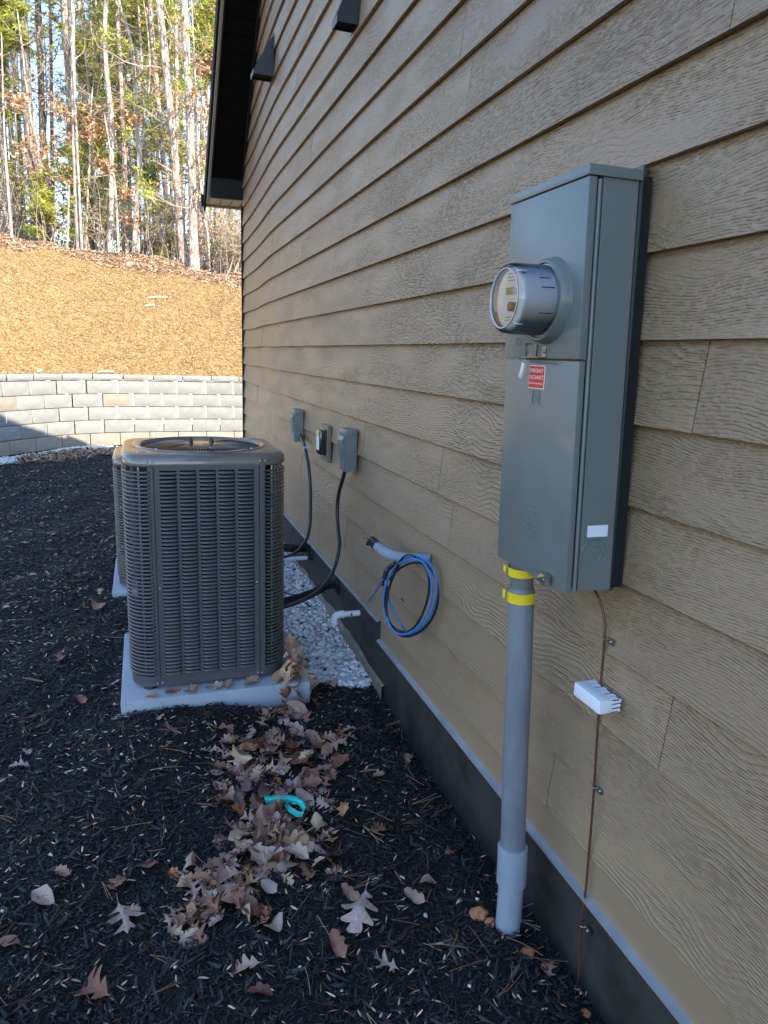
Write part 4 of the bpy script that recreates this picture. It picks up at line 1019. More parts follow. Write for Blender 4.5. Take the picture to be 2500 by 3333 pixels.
# a few long bark strips
X, Y = sample_ground(900, 1.0, 4.5); k = keep_mulch(X, Y); X, Y = X[k], Y[k]; n = len(X)
chips('wood_mulch', np.stack([X, Y], -1), gz_np(X, Y) + .010, nrg.uniform(.05, .11, n), nrg.uniform(.005, .011, n), M_CHIP, nrg.uniform(.3, .9, n), tilt=.12)
X, Y = sample_ground(3600, 1.0, 4.5); k = keep_mulch(X, Y); X, Y = X[k], Y[k]; n = len(X)
chips('wood_mulch', np.stack([X, Y], -1), gz_np(X, Y) + nrg.uniform(.004, .014, n), nrg.uniform(.022, .055, n), nrg.uniform(.006, .013, n), M_CHIP, nrg.uniform(.55, .93, n), tilt=.3)
# pale seed husks
for n, y0, y1 in ((2300, 1.0, 3.2), (3400, 3.2, 7), (3300, 7, 11)):
    X, Y = sample_ground(n, y0, y1); k = keep_mulch(X, Y) & (nrg.uniform(0, 1, n) < np.clip(1.15 - .55 * (X + 1.0), .35, 1) * (.25 + .95 * (.5 + .5 * np.sin(X * 5.7 + Y * 3.1) * np.sin(Y * 4.3 - X * 2.3)))); X, Y = X[k], Y[k]; n = len(X)
    sz = 1 + (y0 > 3) * .2
    chips('seed_husk', np.stack([X, Y], -1), gz_np(X, Y) + nrg.uniform(.008, .016, n), nrg.uniform(.013, .028, n) * sz, nrg.uniform(.0038, .0065, n) * sz, M_HUSK, nrg.uniform(0, 1, n), tilt=.2, thick=.15)
# dry pine needles, in twos and threes
def needles(n, y0, y1):
    X, Y = sample_ground(n, y0, y1); k = keep_mulch(X, Y); X, Y = X[k], Y[k]; n = len(X)
    V_ = []; F_ = []; T_ = []
    for i in range(n):
        a = nrg.uniform(0, 2 * np.pi); z = gz_np(X[i], Y[i]) + nrg.uniform(.010, .018); tn = nrg.uniform(0, 1)
        for q in range(nrg.integers(1, 4)):
            b = a + nrg.uniform(-.22, .22); Ln = nrg.uniform(.05, .12); cv = nrg.uniform(-.5, .5); p = np.array([X[i], Y[i], z]); w = .0007 + .0003 * (Y[i] > 2.5)
            o = len(V_)
            for s_ in range(4):
                bb_ = b + cv * s_ / 3; sd = np.array([-np.sin(bb_), np.cos(bb_), 0]) * w
                V_ += [p - sd, p + sd + np.array([0, 0, w])]; T_ += [tn, tn]
                p = p + np.array([np.cos(bb_), np.sin(bb_), nrg.uniform(-.03, .05)]) * Ln / 3
            for s_ in range(3): F_.append((o + 2 * s_, o + 2 * s_ + 1, o + 2 * s_ + 3, o + 2 * s_ + 2))
    np_mesh('pine_needle', V_, F_, M_NEEDLE, tone=T_)
needles(430, 1.0, 3.0); needles(650, 3.0, 7)

# ---- pebbles
def ico(sub):
    bm = bmesh.new(); bmesh.ops.create_icosphere(bm, subdivisions=sub, radius=1)
    v = np.array([x.co[:] for x in bm.verts]); f = np.array([[q.index for q in x.verts] for x in bm.faces]); bm.free(); return v, f
I1, I2 = ico(1), ico(2)
def pebbles(name, X, Y, Z, r, icos):
    n = len(X); bv, bf = icos
    sc = np.stack([r * nrg.uniform(.8, 1.5, n), r * nrg.uniform(.7, 1.05, n), r * nrg.uniform(.45, .8, n)], -1)
    V_ = bv[None] * (1 + nrg.normal(0, .09, (n, len(bv), 1))) * sc[:, None]
    yaw = nrg.uniform(0, 6.28, n); t = nrg.normal(0, .35, n)
    c, s = np.cos(t)[:, None], np.sin(t)[:, None]; y_ = V_[..., 1] * c - V_[..., 2] * s; z_ = V_[..., 1] * s + V_[..., 2] * c
    c, s = np.cos(yaw)[:, None], np.sin(yaw)[:, None]; x2 = V_[..., 0] * c - y_ * s; y2 = V_[..., 0] * s + y_ * c
    V_ = np.stack([x2 + X[:, None], y2 + Y[:, None], z_ + Z[:, None]], -1).reshape(-1, 3)
    F_ = (bf[None] + (np.arange(n) * len(bv))[:, None, None]).reshape(-1, 3)
    np_mesh(name, V_, F_, M_PEB, tone=np.repeat(nrg.uniform(0, 1, n), len(bv)), smooth=True)
n = 6200
Y = 3.02 + 2.6 * nrg.uniform(0, 1, n) ** 1.15; X = nrg.uniform(-.43, .02, n)
k = ((X < -.40 + .03) & (Y < 3.0)) | (Y > 3.06 + .06 * np.sin(X * 21)) ; k &= ~((X < -.335) & (Y < 3.67))
X, Y = X[k], Y[k]; pebbles('white_gravel', X, Y, gz_np(X, Y) + nrg.uniform(-.004, .016, len(X)), nrg.uniform(.0085, .0150, len(X)), I2)
n = 4200
Y = nrg.uniform(5.2, 8.6, n); X = nrg.uniform(-.5, .08, n); pebbles('white_gravel', X, Y, gz_np(X, Y) + nrg.uniform(-.004, .014, n), nrg.uniform(.010, .016, n), I1)
n = 1200
Y = nrg.uniform(3.68, 4.36, n); X = nrg.uniform(-.8, -.33, n); pebbles('white_gravel', X, Y, gz_np(X, Y) + nrg.uniform(-.004, .014, n), nrg.uniform(.009, .015, n), I1)
n = 9000                                                     # strip at the foot of the retaining wall
X = nrg.uniform(-4.2, 1.6, n); wdt = .62 + .35 * np.clip(-X - 1.5, 0, 1.5)
Y = np.interp(X, WX, WY) - .02 - wdt * nrg.uniform(0, 1, n) ** 1.2
pebbles('white_gravel', X, Y, gz_np(X, Y) + nrg.uniform(-.004, .022, n), nrg.uniform(.014, .026, n), I1)
n = 70; X, Y = sample_ground(n, 1.1, 3); pebbles('white_gravel', X, Y, gz_np(X, Y) + .008, nrg.uniform(.003, .007, n), I1)
# leaf litter drifted along the edge of that strip
n = 2600; X = nrg.uniform(-2.6, 1.2, n); Y = np.interp(X, WX, WY) - .45 - .9 * nrg.beta(2, 2.4, n)
chips('leaf_litter', np.stack([X, Y], -1), gz_np(X, Y) + nrg.uniform(.01, .05, n), nrg.uniform(.05, .12, n), nrg.uniform(.03, .06, n), M_LITTER, nrg.uniform(0, 1, n), tilt=.4)
n = 420; X, Y = sample_ground(n, 4.5, 9.5); Y2 = Y
chips('leaf_litter', np.stack([X, Y], -1), gz_np(X, Y) + .014, nrg.uniform(.03, .075, n), nrg.uniform(.015, .035, n), M_LITTER, nrg.uniform(0, 1, n), tilt=.25)

# ---- straw-coloured mulch on the bank, brown litter towards the crest
n = 125000
X = nrg.uniform(-5.4, 2.4, n); t = nrg.uniform(0, 1, n) ** 1.15
yw = np.interp(X, WX, WY) + .22; yc = np.interp(X, CX_, CY_); Y = yw + (yc - yw) * t
edge = .84 + .05 * np.sin(X * 1.7) + .04 * np.sin(X * 4.1) - .10 * np.clip((X + .4) / 1.6, 0, 1)
k = t < edge + nrg.normal(0, .035, n)
Xa, Ya = X[k], Y[k]; n = len(Xa)
chips('straw_mulch', np.stack([Xa, Ya], -1), hz_np(Xa, Ya) + nrg.uniform(0, .035, n), .025 + .085 * nrg.beta(1.3, 3, n), .005 + .012 * nrg.beta(1.2, 3, n), M_STRAW, nrg.beta(2.2, 2.0, n), tilt=.45)
n = 26000
X = nrg.uniform(-6, 3.2, n); yc = np.interp(X, CX_, CY_); Y = yc + nrg.uniform(-2.0, 4.5, n)
edge = .82 + .05 * np.sin(X * 1.7) - .10 * np.clip((X + .4) / 1.6, 0, 1); yw = np.interp(X, WX, WY) + .22
k = (Y - yw) / (yc - yw) > edge - .02; X, Y = X[k], Y[k]; n = len(X)
chips('pine_straw_litter', np.stack([X, Y], -1), hz_np(X, Y) + nrg.uniform(0, .05, n), nrg.uniform(.05, .18, n), nrg.uniform(.01, .04, n), M_FLOOR, nrg.uniform(0, 1, n), tilt=.35)

# ---- oak leaves
def leaf_mesh(kind, seed):
    r = random.Random(seed); n = 0
    if kind == 'oak':
        half = [(0, 0), (.08, .02), (.15, .15), (.20, .19), (.25, .13), (.29, .06), (.36, .17), (.42, .33), (.48, .35), (.52, .24), (.55, .10), (.61, .14), (.67, .29), (.72, .31), (.76, .20), (.80, .10), (.87, .15), (.94, .11), (1.0, 0)]
    elif kind == 'pin':
        half = [(0, 0), (.14, .04), (.22, .30), (.29, .07), (.40, .06), (.52, .46), (.57, .30), (.60, .07), (.72, .07), (.82, .30), (.86, .08), (1.0, .0)]
    elif kind == 'broad':
        half = [(0, 0), (.06, .12), (.18, .26), (.32, .33), (.48, .35), (.62, .31), (.78, .20), (.90, .09), (1, 0)]
    else:
        half = [(0, 0), (.06, .10), (.14, .24), (.22, .28), (.30, .22), (.38, .24), (.46, .37), (.53, .40), (.59, .30), (.64, .20), (.72, .24), (.79, .24), (.86, .14), (.94, .06), (1, 0)]
    bend = r.uniform(-2.2, 2.6); roll = r.uniform(-2.2, 3.4); tw = r.uniform(-1.2, 1.2); ph = r.uniform(0, 6); wv = r.uniform(.03, .075)
    def P(x, y):
        z = wv * math.sin(x * 7 + ph) + wv * math.sin(y * 9 + ph * 2) * 1.2
        a = roll * y; yy = math.sin(a) / (roll if abs(roll) > .1 else 1) if abs(roll) > .1 else y; z += (1 - math.cos(a)) / (roll if abs(roll) > .1 else 1) if abs(roll) > .1 else 0
        a2 = bend * (x - .5) * .7; z += .22 * bend * (x - .5) ** 2
        c, s = math.cos(tw * (x - .5)), math.sin(tw * (x - .5)); yy, z = yy * c - z * s, yy * s + z * c
        return (x - .5, yy, z)
    vs = []; fs = []
    for sgn in (1, -1):
        o = len(vs)
        for x, y in half:
            y *= r.uniform(.90, 1.10)
            vs += [P(x, 0), P(min(1, x + y * .12), sgn * y * .5), P(min(1.02, x + y * .30), sgn * y)]
        for i in range(len(half) - 1):
            a = o + 3 * i
            fs += [(a, a + 3, a + 4, a + 1), (a + 1, a + 4, a + 5, a + 2)]
    o = len(vs)                                                          # stalk
    vs += [(-.5, -.008, vs[0][2]), (-.5, .008, vs[0][2]), (-.72, .03, vs[0][2] + .05), (-.72, .02, vs[0][2] + .05)]; fs.append((o, o + 1, o + 2, o + 3))
    zm = min(v[2] for v in vs); vs = [(x, y, z - zm) for x, y, z in vs]
    me = bpy.data.meshes.new('leaf'); me.from_pydata(vs, [], fs); me.shade_smooth(); me.materials.append(M_LEAF); return me
LV = {k: [leaf_mesh(k, 10 * i + len(k)) for i in range(5)] for k in ('oak', 'pin', 'broad', 'maple')}
def leaf(x, y, s, kind=None, label=None, group=None, dz=.012, yaw=None, tilt=.35, flat=False, z=None):
    kind = kind or rnd.choices(['oak', 'pin', 'broad', 'maple'], [6, 1.5, 1.3, 4])[0]
    o = bpy.data.objects.new('fallen_leaf', rnd.choice(LV[kind])); COL.objects.link(o)
    o.location = (x, y, (gz(x, y) if z is None else z) + dz)
    o.rotation_euler = (rnd.gauss(0, tilt), rnd.gauss(0, tilt), rnd.uniform(0, 6.28) if yaw is None else yaw)
    o.scale = (s, s * rnd.uniform(.85, 1.15), s * rnd.uniform(.6, 1.1)); 
    o['label'] = label; o['category'] = 'leaf'
    if group: o['group'] = group
    return o
GD = 'dry leaf in the large brown drift between condenser and turquoise strap'
GD2 = 'dry leaf in the drift just below the turquoise strap'
GD3 = 'dry leaf in the curled drift left of the lower mulch'
def scatter(quad, n, label, group, s0=.045, s1=.092, up=.03):
    for i in range(n):
        u, v = rnd.betavariate(1.6, 1.6), rnd.betavariate(1.5, 1.5)
        a, b, c, d = [Vector(q) for q in quad]
        p = a.lerp(b, u).lerp(d.lerp(c, u), v)
        leaf(p.x, p.y, rnd.uniform(s0, s1), label=label, group=group, dz=.010 + up * rnd.random() * (1 - abs(u - .5)), tilt=.5)
scatter([(-.815, 2.66), (-.30, 2.60), (-.40, 2.03), (-.80, 2.10)], 85, GD, 'leaves of the large drift', up=.045)
scatter([(-.42, 2.60), (-.22, 2.62), (-.30, 2.40), (-.48, 2.38)], 9, GD, 'leaves of the large drift')
scatter([(-.80, 2.06), (-.50, 1.98), (-.52, 1.77), (-.82, 1.86)], 46, GD2, 'leaves below the turquoise strap', up=.035)
scatter([(-.97, 1.97), (-.80, 1.92), (-.76, 1.72), (-.93, 1.74)], 29, GD3, 'leaves of the lower left drift', up=.03)
scatter([(-.99, 1.80), (-.86, 1.79), (-.86, 1.66), (-.995, 1.68)], 10, GD3, 'leaves of the lower left drift', up=.025)
scatter([(-.80, 1.72), (-.74, 1.70), (-.71, 1.63), (-.80, 1.66)], 6, GD3, 'leaves of the lower left drift', up=.02)
scatter([(-.60, 2.86), (-.36, 2.84), (-.42, 2.62), (-.60, 2.64)], 12, GD, 'leaves of the large drift', up=.03)
scatter([(-.80, 2.14), (-.48, 2.08), (-.50, 1.98), (-.80, 2.02)], 13, GD2, 'leaves below the turquoise strap', up=.02)
# the rest of the drifts, too many to tell apart: torn and half buried leaves under the ones on top
SV = []; SF = []; ST = []
def under(quad, n, s0=.045, s1=.085):
    for i in range(n):
        u, v = rnd.betavariate(1.3, 1.3), rnd.betavariate(1.3, 1.3); a, b, c, d = [Vector(q) for q in quad]
        p = a.lerp(b, u).lerp(d.lerp(c, u), v); me = rnd.choice(LV[rnd.choice(['oak', 'oak', 'pin', 'maple', 'maple', 'broad'])]); s_ = rnd.uniform(s0, s1)
        M_ = Matrix.Translation((p.x, p.y, gz(p.x, p.y) + .004)) @ Matrix.Rotation(rnd.uniform(0, 6.28), 4, 'Z') @ Matrix.Rotation(rnd.gauss(0, .5), 4, 'X') @ Matrix.Diagonal((s_, s_, s_ * .8, 1))
        o = len(SV); SV.extend([tuple(M_ @ q.co) for q in me.vertices]); tn = rnd.random(); ST.extend([tn] * len(me.vertices)); SF.extend([tuple(o + k for k in q.vertices) for q in me.polygons])
under([(-.84, 2.70), (-.28, 2.62), (-.36, 2.00), (-.82, 2.08)], 70)
under([(-.84, 2.10), (-.48, 2.02), (-.50, 1.74), (-.84, 1.84)], 36)
under([(-.99, 1.99), (-.78, 1.94), (-.72, 1.64), (-.99, 1.67)], 26)
under([(-.60, 2.92), (-.32, 2.90), (-.42, 2.62), (-.60, 2.64)], 10)
np_mesh('leaf_litter', SV, SF, M_LEAFU, tone=ST, smooth=True)
GP = 'curled brown leaf heaped at the right front corner of the near condenser pad'
for x, y, z, s in ((-.47, 2.93, .085, .11), (-.44, 2.90, .10, .12), (-.41, 2.92, .13, .12), (-.425, 2.90, .17, .11), (-.40, 2.88, .06, .10), (-.38, 2.95, .09, .10), (-.45, 2.87, .02, .11), (-.365, 3.02, .08, .10), (-.33, 3.00, .04, .11), (-.40, 2.84, -.02, .10),
                   (-.47, 2.82, -.03, .10), (-.36, 2.90, -.02, .11), (-.43, 2.78, -.03, .10), (-.33, 2.86, -.03, .09), (-.445, 2.945, .13, .11), (-.415, 2.935, .20, .12), (-.43, 2.93, .235, .10), (-.405, 2.95, .16, .12), (-.39, 2.97, .11, .11), (-.46, 2.91, .11, .11), (-.37, 2.93, .03, .12), (-.345, 2.95, .06, .11), (-.42, 2.80, .0, .11), (-.39, 2.74, -.02, .09), (-.41, 2.86, .03, .11)):
    leaf(x, y, s, kind=rnd.choice(['broad', 'maple', 'oak']), label=GP, group='leaves heaped at the pad corner', z=z, dz=0, tilt=.9)
GS = 'dry leaf lying on the front lip of the near condenser pad'
for x, y, s in ((-1.02, 2.915, .07), (-.93, 2.925, .08), (-.86, 2.915, .09), (-.76, 2.925, .09), (-.70, 2.92, .08), (-.60, 2.925, .09)):
    leaf(x, y, s, label=GS, group='leaves on the pad lip', z=.078, dz=.003, tilt=.12)
special = [(-1.482, 2.632, .075, 'oak', 'small dull leaf alone at the left edge on the black mulch'),
 (-1.325, 1.931, .085, 'broad', 'orange-brown curled leaf low at the left beside pine needles'),
 (-1.176, 1.600, .125, 'oak', 'large rust-brown lobed oak leaf at the bottom left'),
 (-1.114, 1.802, .105, 'pin', 'thin bent tan oak leaf above the big rust oak leaf'),
 (-1.285, 2.009, .055, 'maple', 'small reddish triangular leaf above the orange curled leaf'),
 (-1.039, 1.992, .050, 'broad', 'small oval tan leaf left of the lower drift'),
 (-1.129, 1.933, .060, 'maple', 'small pinkish ragged leaf left of the lower drift'),
 (-.816, 1.535, .090, 'oak', 'rusty orange lobed leaf near the bottom centre'),
 (-.722, 1.633, .060, 'broad', 'round flat brown leaf near the bottom centre'),
 (-.715, 1.767, .080, 'broad', 'dark purplish folded leaf below the middle drift'),
 (-.485, 1.625, .150, 'oak', 'largest pale brown oak leaf right of bottom centre'),
 (-.500, 1.690, .070, 'maple', 'small reddish leaf touching the top of the largest oak leaf'),
 (-.575, 1.535, .085, 'maple', 'grey-violet leaf pieces below the largest oak leaf'),
 (-.470, 1.456, .080, 'pin', 'pale pointed oak leaf right of the grey-violet leaf'),
 (-.334, 1.953, .070, 'maple', 'light curled leaf alone right of the turquoise strap'),
 (-.318, 1.640, .075, 'maple', 'tan curled leaf left of the conduit foot'),
 (-.257, 1.690, .060, 'broad', 'small pale leaf just above the tan leaf near the conduit'),
 (-.054, 1.330, .060, 'pin', 'small star-shaped leaf against the foundation near the ground wire'),
 (-.059, 2.397, .065, 'oak', 'dark reddish leaf by the foundation right of the large drift'),
 (-.241, 2.601, .070, 'oak', 'dark leaf at the upper right tip of the large drift'),
 (-.583, 2.72, .085, 'pin', 'tan spiky leaf above the large drift'),
 (-1.308, 4.50, .07, 'oak', 'pair-like brown leaf left of the rear pad corner'),
 (-1.300, 4.20, .09, 'broad', 'reddish leaf below the rear pad corner'),
 (-1.183, 3.188, .08, 'oak', 'crumpled reddish leaf left of the near pad'),
 (-1.408, 3.451, .075, 'maple', 'tan folded leaf on mulch left of the condenser'),
 (-.793, 1.455, .07, 'maple', 'brown leaf half buried at the bottom edge centre'),
 (-1.389, 1.79, .060, 'broad', 'pale grey leaf at the lower left frame edge'),
 (-.989, 2.80, .065, 'oak', 'dark curled leaf in front of the near pad'),
 (-.206, 3.05, .075, 'broad', 'tan leaf on the boundary of gravel and mulch'),
 (-1.30, 3.05, .07, 'maple', 'small tan leaf on mulch left of the near pad corner')]
for x, y, s, k, lb in special: leaf(x, y, s, kind=k, label=lb, dz=.012, tilt=.18)
GM = 'small dry leaf scattered alone on the black mulch'
for i in range(24):
    y = 1.2 + 7 * rnd.random() ** 1.2; x = rnd.uniform(-1.15 - .17 * y, -.12)
    if keep_mulch(np.array([x]), np.array([y]))[0]: leaf(x, y, rnd.uniform(.04, .07), label=GM, group='scattered small leaves', tilt=.25)

# ---- turquoise plastic strap and clay lumps
z = gz(-.59, 2.09) + .035
tq = thing('plastic_strap', 'turquoise crumpled plastic strap with a loop lying on brown leaves', 'strap', (-.59, 2.09, z))
def ribbon(pts, wid, th=.0012):
    P = [Vector(p) for p in pts]; vs = []; fs = []
    for i, p in enumerate(P):
        w = wid[i] if hasattr(wid[i], '__len__') else (0, 0, wid[i]); w = Vector(w)
        t_ = (P[min(i + 1, len(P) - 1)] - P[max(i - 1, 0)]).normalized(); nn = t_.cross(w).normalized() * th
        vs += [p - w - nn, p + w - nn, p + w + nn, p - w + nn]
    for i in range(len(P) - 1):
        o = 4 * i
        for k in range(4): fs.append((o + k, o + (k + 1) % 4, o + 4 + (k + 1) % 4, o + 4 + k))
    return MB().add(vs, fs + [(0, 3, 2, 1), tuple(4 * len(P) - 4 + k for k in range(4))])
q = [(-.650, 2.150, z - .004), (-.632, 2.140, z + .004), (-.610, 2.128, z + .006), (-.585, 2.122, z + .006), (-.560, 2.112, z + .003)]
part('rolled_band', MB().tube(q, [.0135, .0105, .0100, .0105, .0095], 9), M_TEAL, tq)
part('band_end', MB().tube([(-.652, 2.152, z - .006), (-.658, 2.150, z + .004), (-.650, 2.146, z + .010)], [.014, .012, .004], 7), M_TEAL, tq)
q = [(-.605, 2.105, z + .004), (-.598, 2.070, z + .002), (-.578, 2.040, z), (-.562, 2.035, z), (-.552, 2.052, z + .003), (-.556, 2.080, z + .008), (-.572, 2.100, z + .010), (-.596, 2.108, z + .006)]
part('loop', ribbon(q, [(.004, .003, .007)] * 8), M_TEAL, tq)
q = [(-.59, 2.108, z + .006), (-.57, 2.10, z + .008), (-.548, 2.092, z + .003), (-.538, 2.090, z - .006)]
part('flat_tail', ribbon(q, [(.0, .014, .003), (.002, .017, .0), (.002, .018, .0), (0, .010, 0)]), M_TEAL, tq)
def lump(x, y, r_, label):
    bm = bmesh.new(); bmesh.ops.create_icosphere(bm, subdivisions=3, radius=1)
    for v in bm.verts:
        q = 1 + .35 * mnoise.noise(v.co * 1.6 + Vector((x * 50, y * 9, 0))) + .25 * mnoise.noise(v.co * 4.5)
        v.co = Vector((v.co.x * q * r_ * 1.15, v.co.y * q * r_, v.co.z * q * r_ * .75))
    me = bpy.data.meshes.new('clay_lump'); bm.to_mesh(me); bm.free(); me.shade_smooth(); me.materials.append(M_CLAY)
    o = bpy.data.objects.new('clay_lump', me); COL.objects.link(o); o.location = (x, y, gz(x, y) + r_ * .35)
    tag(o, label, 'clay lump', 'red clay lumps by the foundation')
lump(-.165, 1.535, .022, 'largest orange clay lump at the left foot of the conduit')
lump(-.145, 1.500, .014, 'small clay crumb touching the large lump by the conduit')
lump(-.092, 1.386, .017, 'orange clay lump halfway between conduit and ground wire')
lump(-.062, 1.350, .011, 'tiny clay lump behind the star-shaped leaf by the ground wire')
lump(-.025, 1.215, .012, 'clay lump against the foundation at the bottom edge')

# ================================================================== WOOD ON THE BANK
TRUNKS = [
('twin_a',[(0.17,19.73,3.46,0.118),(0.08,19.73,4.36,0.104),(0.01,19.73,5.3,0.096),(-0.05,19.73,6.56,0.09),(-0.14,19.73,7.57,0.089),(-0.2,19.73,8.49,0.088),(-0.3,19.73,9.51,0.083)]),
('twin_b',[(0.36,19.43,3.4,0.12),(0.35,19.43,4.35,0.111),(0.35,19.43,5.49,0.102),(0.33,19.43,6.53,0.093),(0.31,19.43,7.54,0.092),(0.28,19.43,8.52,0.091),(0.25,19.43,9.49,0.086)]),
('big_left_rear',[(-2.69,23.36,4.19,0.115),(-2.62,23.36,5.96,0.121),(-2.59,23.36,7.16,0.128),(-2.56,23.36,8.72,0.126),(-2.57,23.36,9.84,0.133),(-2.57,23.36,10.58,0.14)]),
('slender_front',[(-2.42,21.15,3.93,0.076),(-2.43,21.15,4.96,0.067),(-2.41,21.15,5.98,0.059),(-2.4,21.15,6.63,0.054),(-2.34,21.15,8.05,0.05),(-2.29,21.15,9.08,0.045),(-2.26,21.15,9.75,0.045)]),
('grey_big',[(-3.53,22.58,4.27,0.185),(-3.52,22.58,5.33,0.166),(-3.55,22.58,6.18,0.14),(-3.59,22.58,6.92,0.13),(-3.58,22.58,8.33,0.124),(-3.56,22.58,9.26,0.119),(-3.55,22.58,10.11,0.11)]),
('dark_second',[(-3.47,24.22,4.45,0.118),(-3.42,24.22,6.05,0.107),(-3.43,24.22,7.28,0.097),(-3.39,24.22,8.48,0.087),(-3.36,24.22,9.66,0.086),(-3.34,24.22,10.8,0.085)]),
('thin_third',[(-3.45,25.33,4.57,0.066),(-3.35,25.33,6.28,0.061),(-3.29,25.33,7.57,0.055),(-3.23,25.33,8.84,0.05),(-3.17,25.33,10.07,0.045),(-3.12,25.33,11.28,0.045)]),
('edge_left',[(-4.28,23.43,4.49,0.112),(-4.31,23.43,5.33,0.094),(-4.34,23.43,5.92,0.089),(-4.36,23.43,6.58,0.084),(-4.37,23.43,7.51,0.083),(-4.34,23.43,8.86,0.078),(-4.28,23.43,10.32,0.077)]),
('thin_left',[(-4.94,30.31,5.23,0.05),(-4.81,30.31,8.14,0.049),(-4.81,30.31,10.13,0.043),(-4.8,30.31,11.57,0.043),(-4.76,30.31,12.99,0.042)]),
('fork_mid',[(-1.69,21.23,3.92,0.073),(-1.6,21.23,4.89,0.068),(-1.56,21.23,5.76,0.068),(-1.51,21.23,6.76,0.067),(-1.5,21.23,7.41,0.071),(-1.55,21.23,8.14,0.058),(-1.57,21.23,8.8,0.054),(-1.55,21.23,9.36,0.054),(-1.5,21.23,9.91,0.049)]),
('dark_mid',[(-1.86,24.73,4.36,0.085),(-1.82,24.73,5.44,0.084),(-1.8,24.73,6.49,0.074),(-1.82,24.73,7.85,0.064),(-1.8,24.73,9.26,0.059),(-1.78,24.73,10.47,0.054),(-1.77,24.73,11.27,0.053)]),
('pine_mid',[(-1.29,23.42,4.19,0.077),(-1.26,23.42,5.78,0.071),(-1.24,23.42,7.34,0.066),(-1.25,23.42,8.53,0.065),(-1.26,23.42,9.69,0.06),(-1.27,23.42,10.82,0.059)]),
('pine_mid_b',[(-1.2,25.05,4.37,0.077),(-1.15,25.05,6.45,0.071),(-1.15,25.05,7.76,0.066),(-1.19,25.05,9.03,0.06),(-1.22,25.05,10.44,0.055),(-1.22,25.05,11.49,0.054)]),
('curved_oak',[(-1.06,21.01,3.91,0.081),(-0.98,21.01,4.91,0.072),(-0.9,21.01,5.67,0.068),(-0.84,21.01,6.42,0.063),(-0.9,21.01,7.06,0.051),(-0.89,21.01,7.64,0.047),(-0.9,21.01,8.34,0.043),(-0.96,21.01,9.03,0.035),(-1.08,21.01,9.49,0.03),(-1.2,21.01,9.87,0.03)]),
('pine_r1',[(-0.11,23.54,4.1,0.079),(-0.1,23.54,5.4,0.078),(-0.16,23.54,6.75,0.077),(-0.23,23.54,7.9,0.076),(-0.3,23.54,9.01,0.07),(-0.36,23.54,10.03,0.069),(-0.41,23.54,11.02,0.064)]),
('pine_r2',[(0.23,25.07,4.24,0.059),(0.28,25.07,6.6,0.058),(0.32,25.07,8.38,0.057),(0.36,25.07,10.1,0.056),(0.38,25.07,11.77,0.051)]),
('right_leafy',[(0.62,20.91,3.63,0.1),(0.67,20.91,5.05,0.099),(0.74,20.91,6.57,0.093),(0.79,20.91,7.69,0.088),(0.81,20.91,8.91,0.079),(0.81,20.91,10.17,0.074)]),
('right_sap',[(0.75,19.64,3.46,0.035),(0.72,19.64,4.33,0.035),(0.61,19.64,5.2,0.031),(0.52,19.64,6.25,0.027),(0.51,19.64,7.29,0.022)]),
('thin_c1',[(-0.77,24.34,4.25,0.043),(-0.71,24.34,5.92,0.042),(-0.67,24.34,7.38,0.037),(-0.65,24.34,8.89,0.036),(-0.69,24.34,10.5,0.036),(-0.7,24.34,11.29,0.031)]),
('white_c2',[(-2.11,25.92,4.46,0.045),(-2.11,25.92,5.43,0.039),(-2.11,25.92,6.34,0.039),(-2.03,25.92,8.31,0.038),(-1.92,25.92,10.05,0.042),(-1.89,25.92,11.72,0.042)]),
('far_b',[(-2.64,29.45,4.9,0.062),(-2.58,29.45,7.18,0.06),(-2.55,29.45,9.19,0.054),(-2.49,29.45,11.15,0.053),(-2.43,29.45,13.04,0.047)]),
('far_c',[(-1.64,27.98,4.69,0.054),(-1.48,27.98,7.97,0.052),(-1.42,27.98,10.35,0.046),(-1.36,27.98,12.63,0.045)]),
('far_d',[(-0.42,26.42,4.43,0.057),(-0.42,26.42,6.79,0.056),(-0.41,26.42,8.65,0.05),(-0.44,26.42,10.87,0.044),(-0.49,26.42,12.16,0.043)]),
('far_e',[(0.16,27.32,4.5,0.054),(0.21,27.32,8.01,0.052),(0.18,27.32,10.36,0.046),(0.2,27.32,12.63,0.045)]),
('far_f',[(-5.72,31.72,5.49,0.081),(-5.49,31.72,9.43,0.073),(-5.24,31.72,13.48,0.066)]),
('far_g',[(-4.73,30.23,5.18,0.056),(-4.88,30.23,8.11,0.055),(-4.8,30.23,11.07,0.048),(-4.71,30.23,12.97,0.047)]),
('far_h',[(1.47,25.69,4.07,0.067),(1.53,25.69,5.32,0.066),(1.58,25.69,6.85,0.061),(1.62,25.69,9.61,0.054)]),
('far_i',[(0.96,26.98,4.22,0.065),(1.05,26.98,8.02,0.063),(1.03,26.98,10.84,0.056),(1.03,26.98,12.64,0.055)]),
('far_j',[(2.21,27.65,4.28,0.067),(2.25,27.65,5.66,0.066),(2.27,27.65,6.8,0.06)]),
('far_k',[(-1.01,26.64,4.51,0.046),(-0.9,26.64,6.79,0.046),(-0.96,26.64,9.54,0.04),(-0.94,26.64,12.17,0.039)]),
('far_l',[(-2.63,31.67,5.14,0.054),(-2.48,31.67,8.72,0.053),(-2.24,31.67,13.96,0.045)]),
('far_m',[(-3.01,30.69,5.05,0.052),(-2.84,30.69,8.45,0.051),(-2.63,30.69,13.51,0.049)]),
]
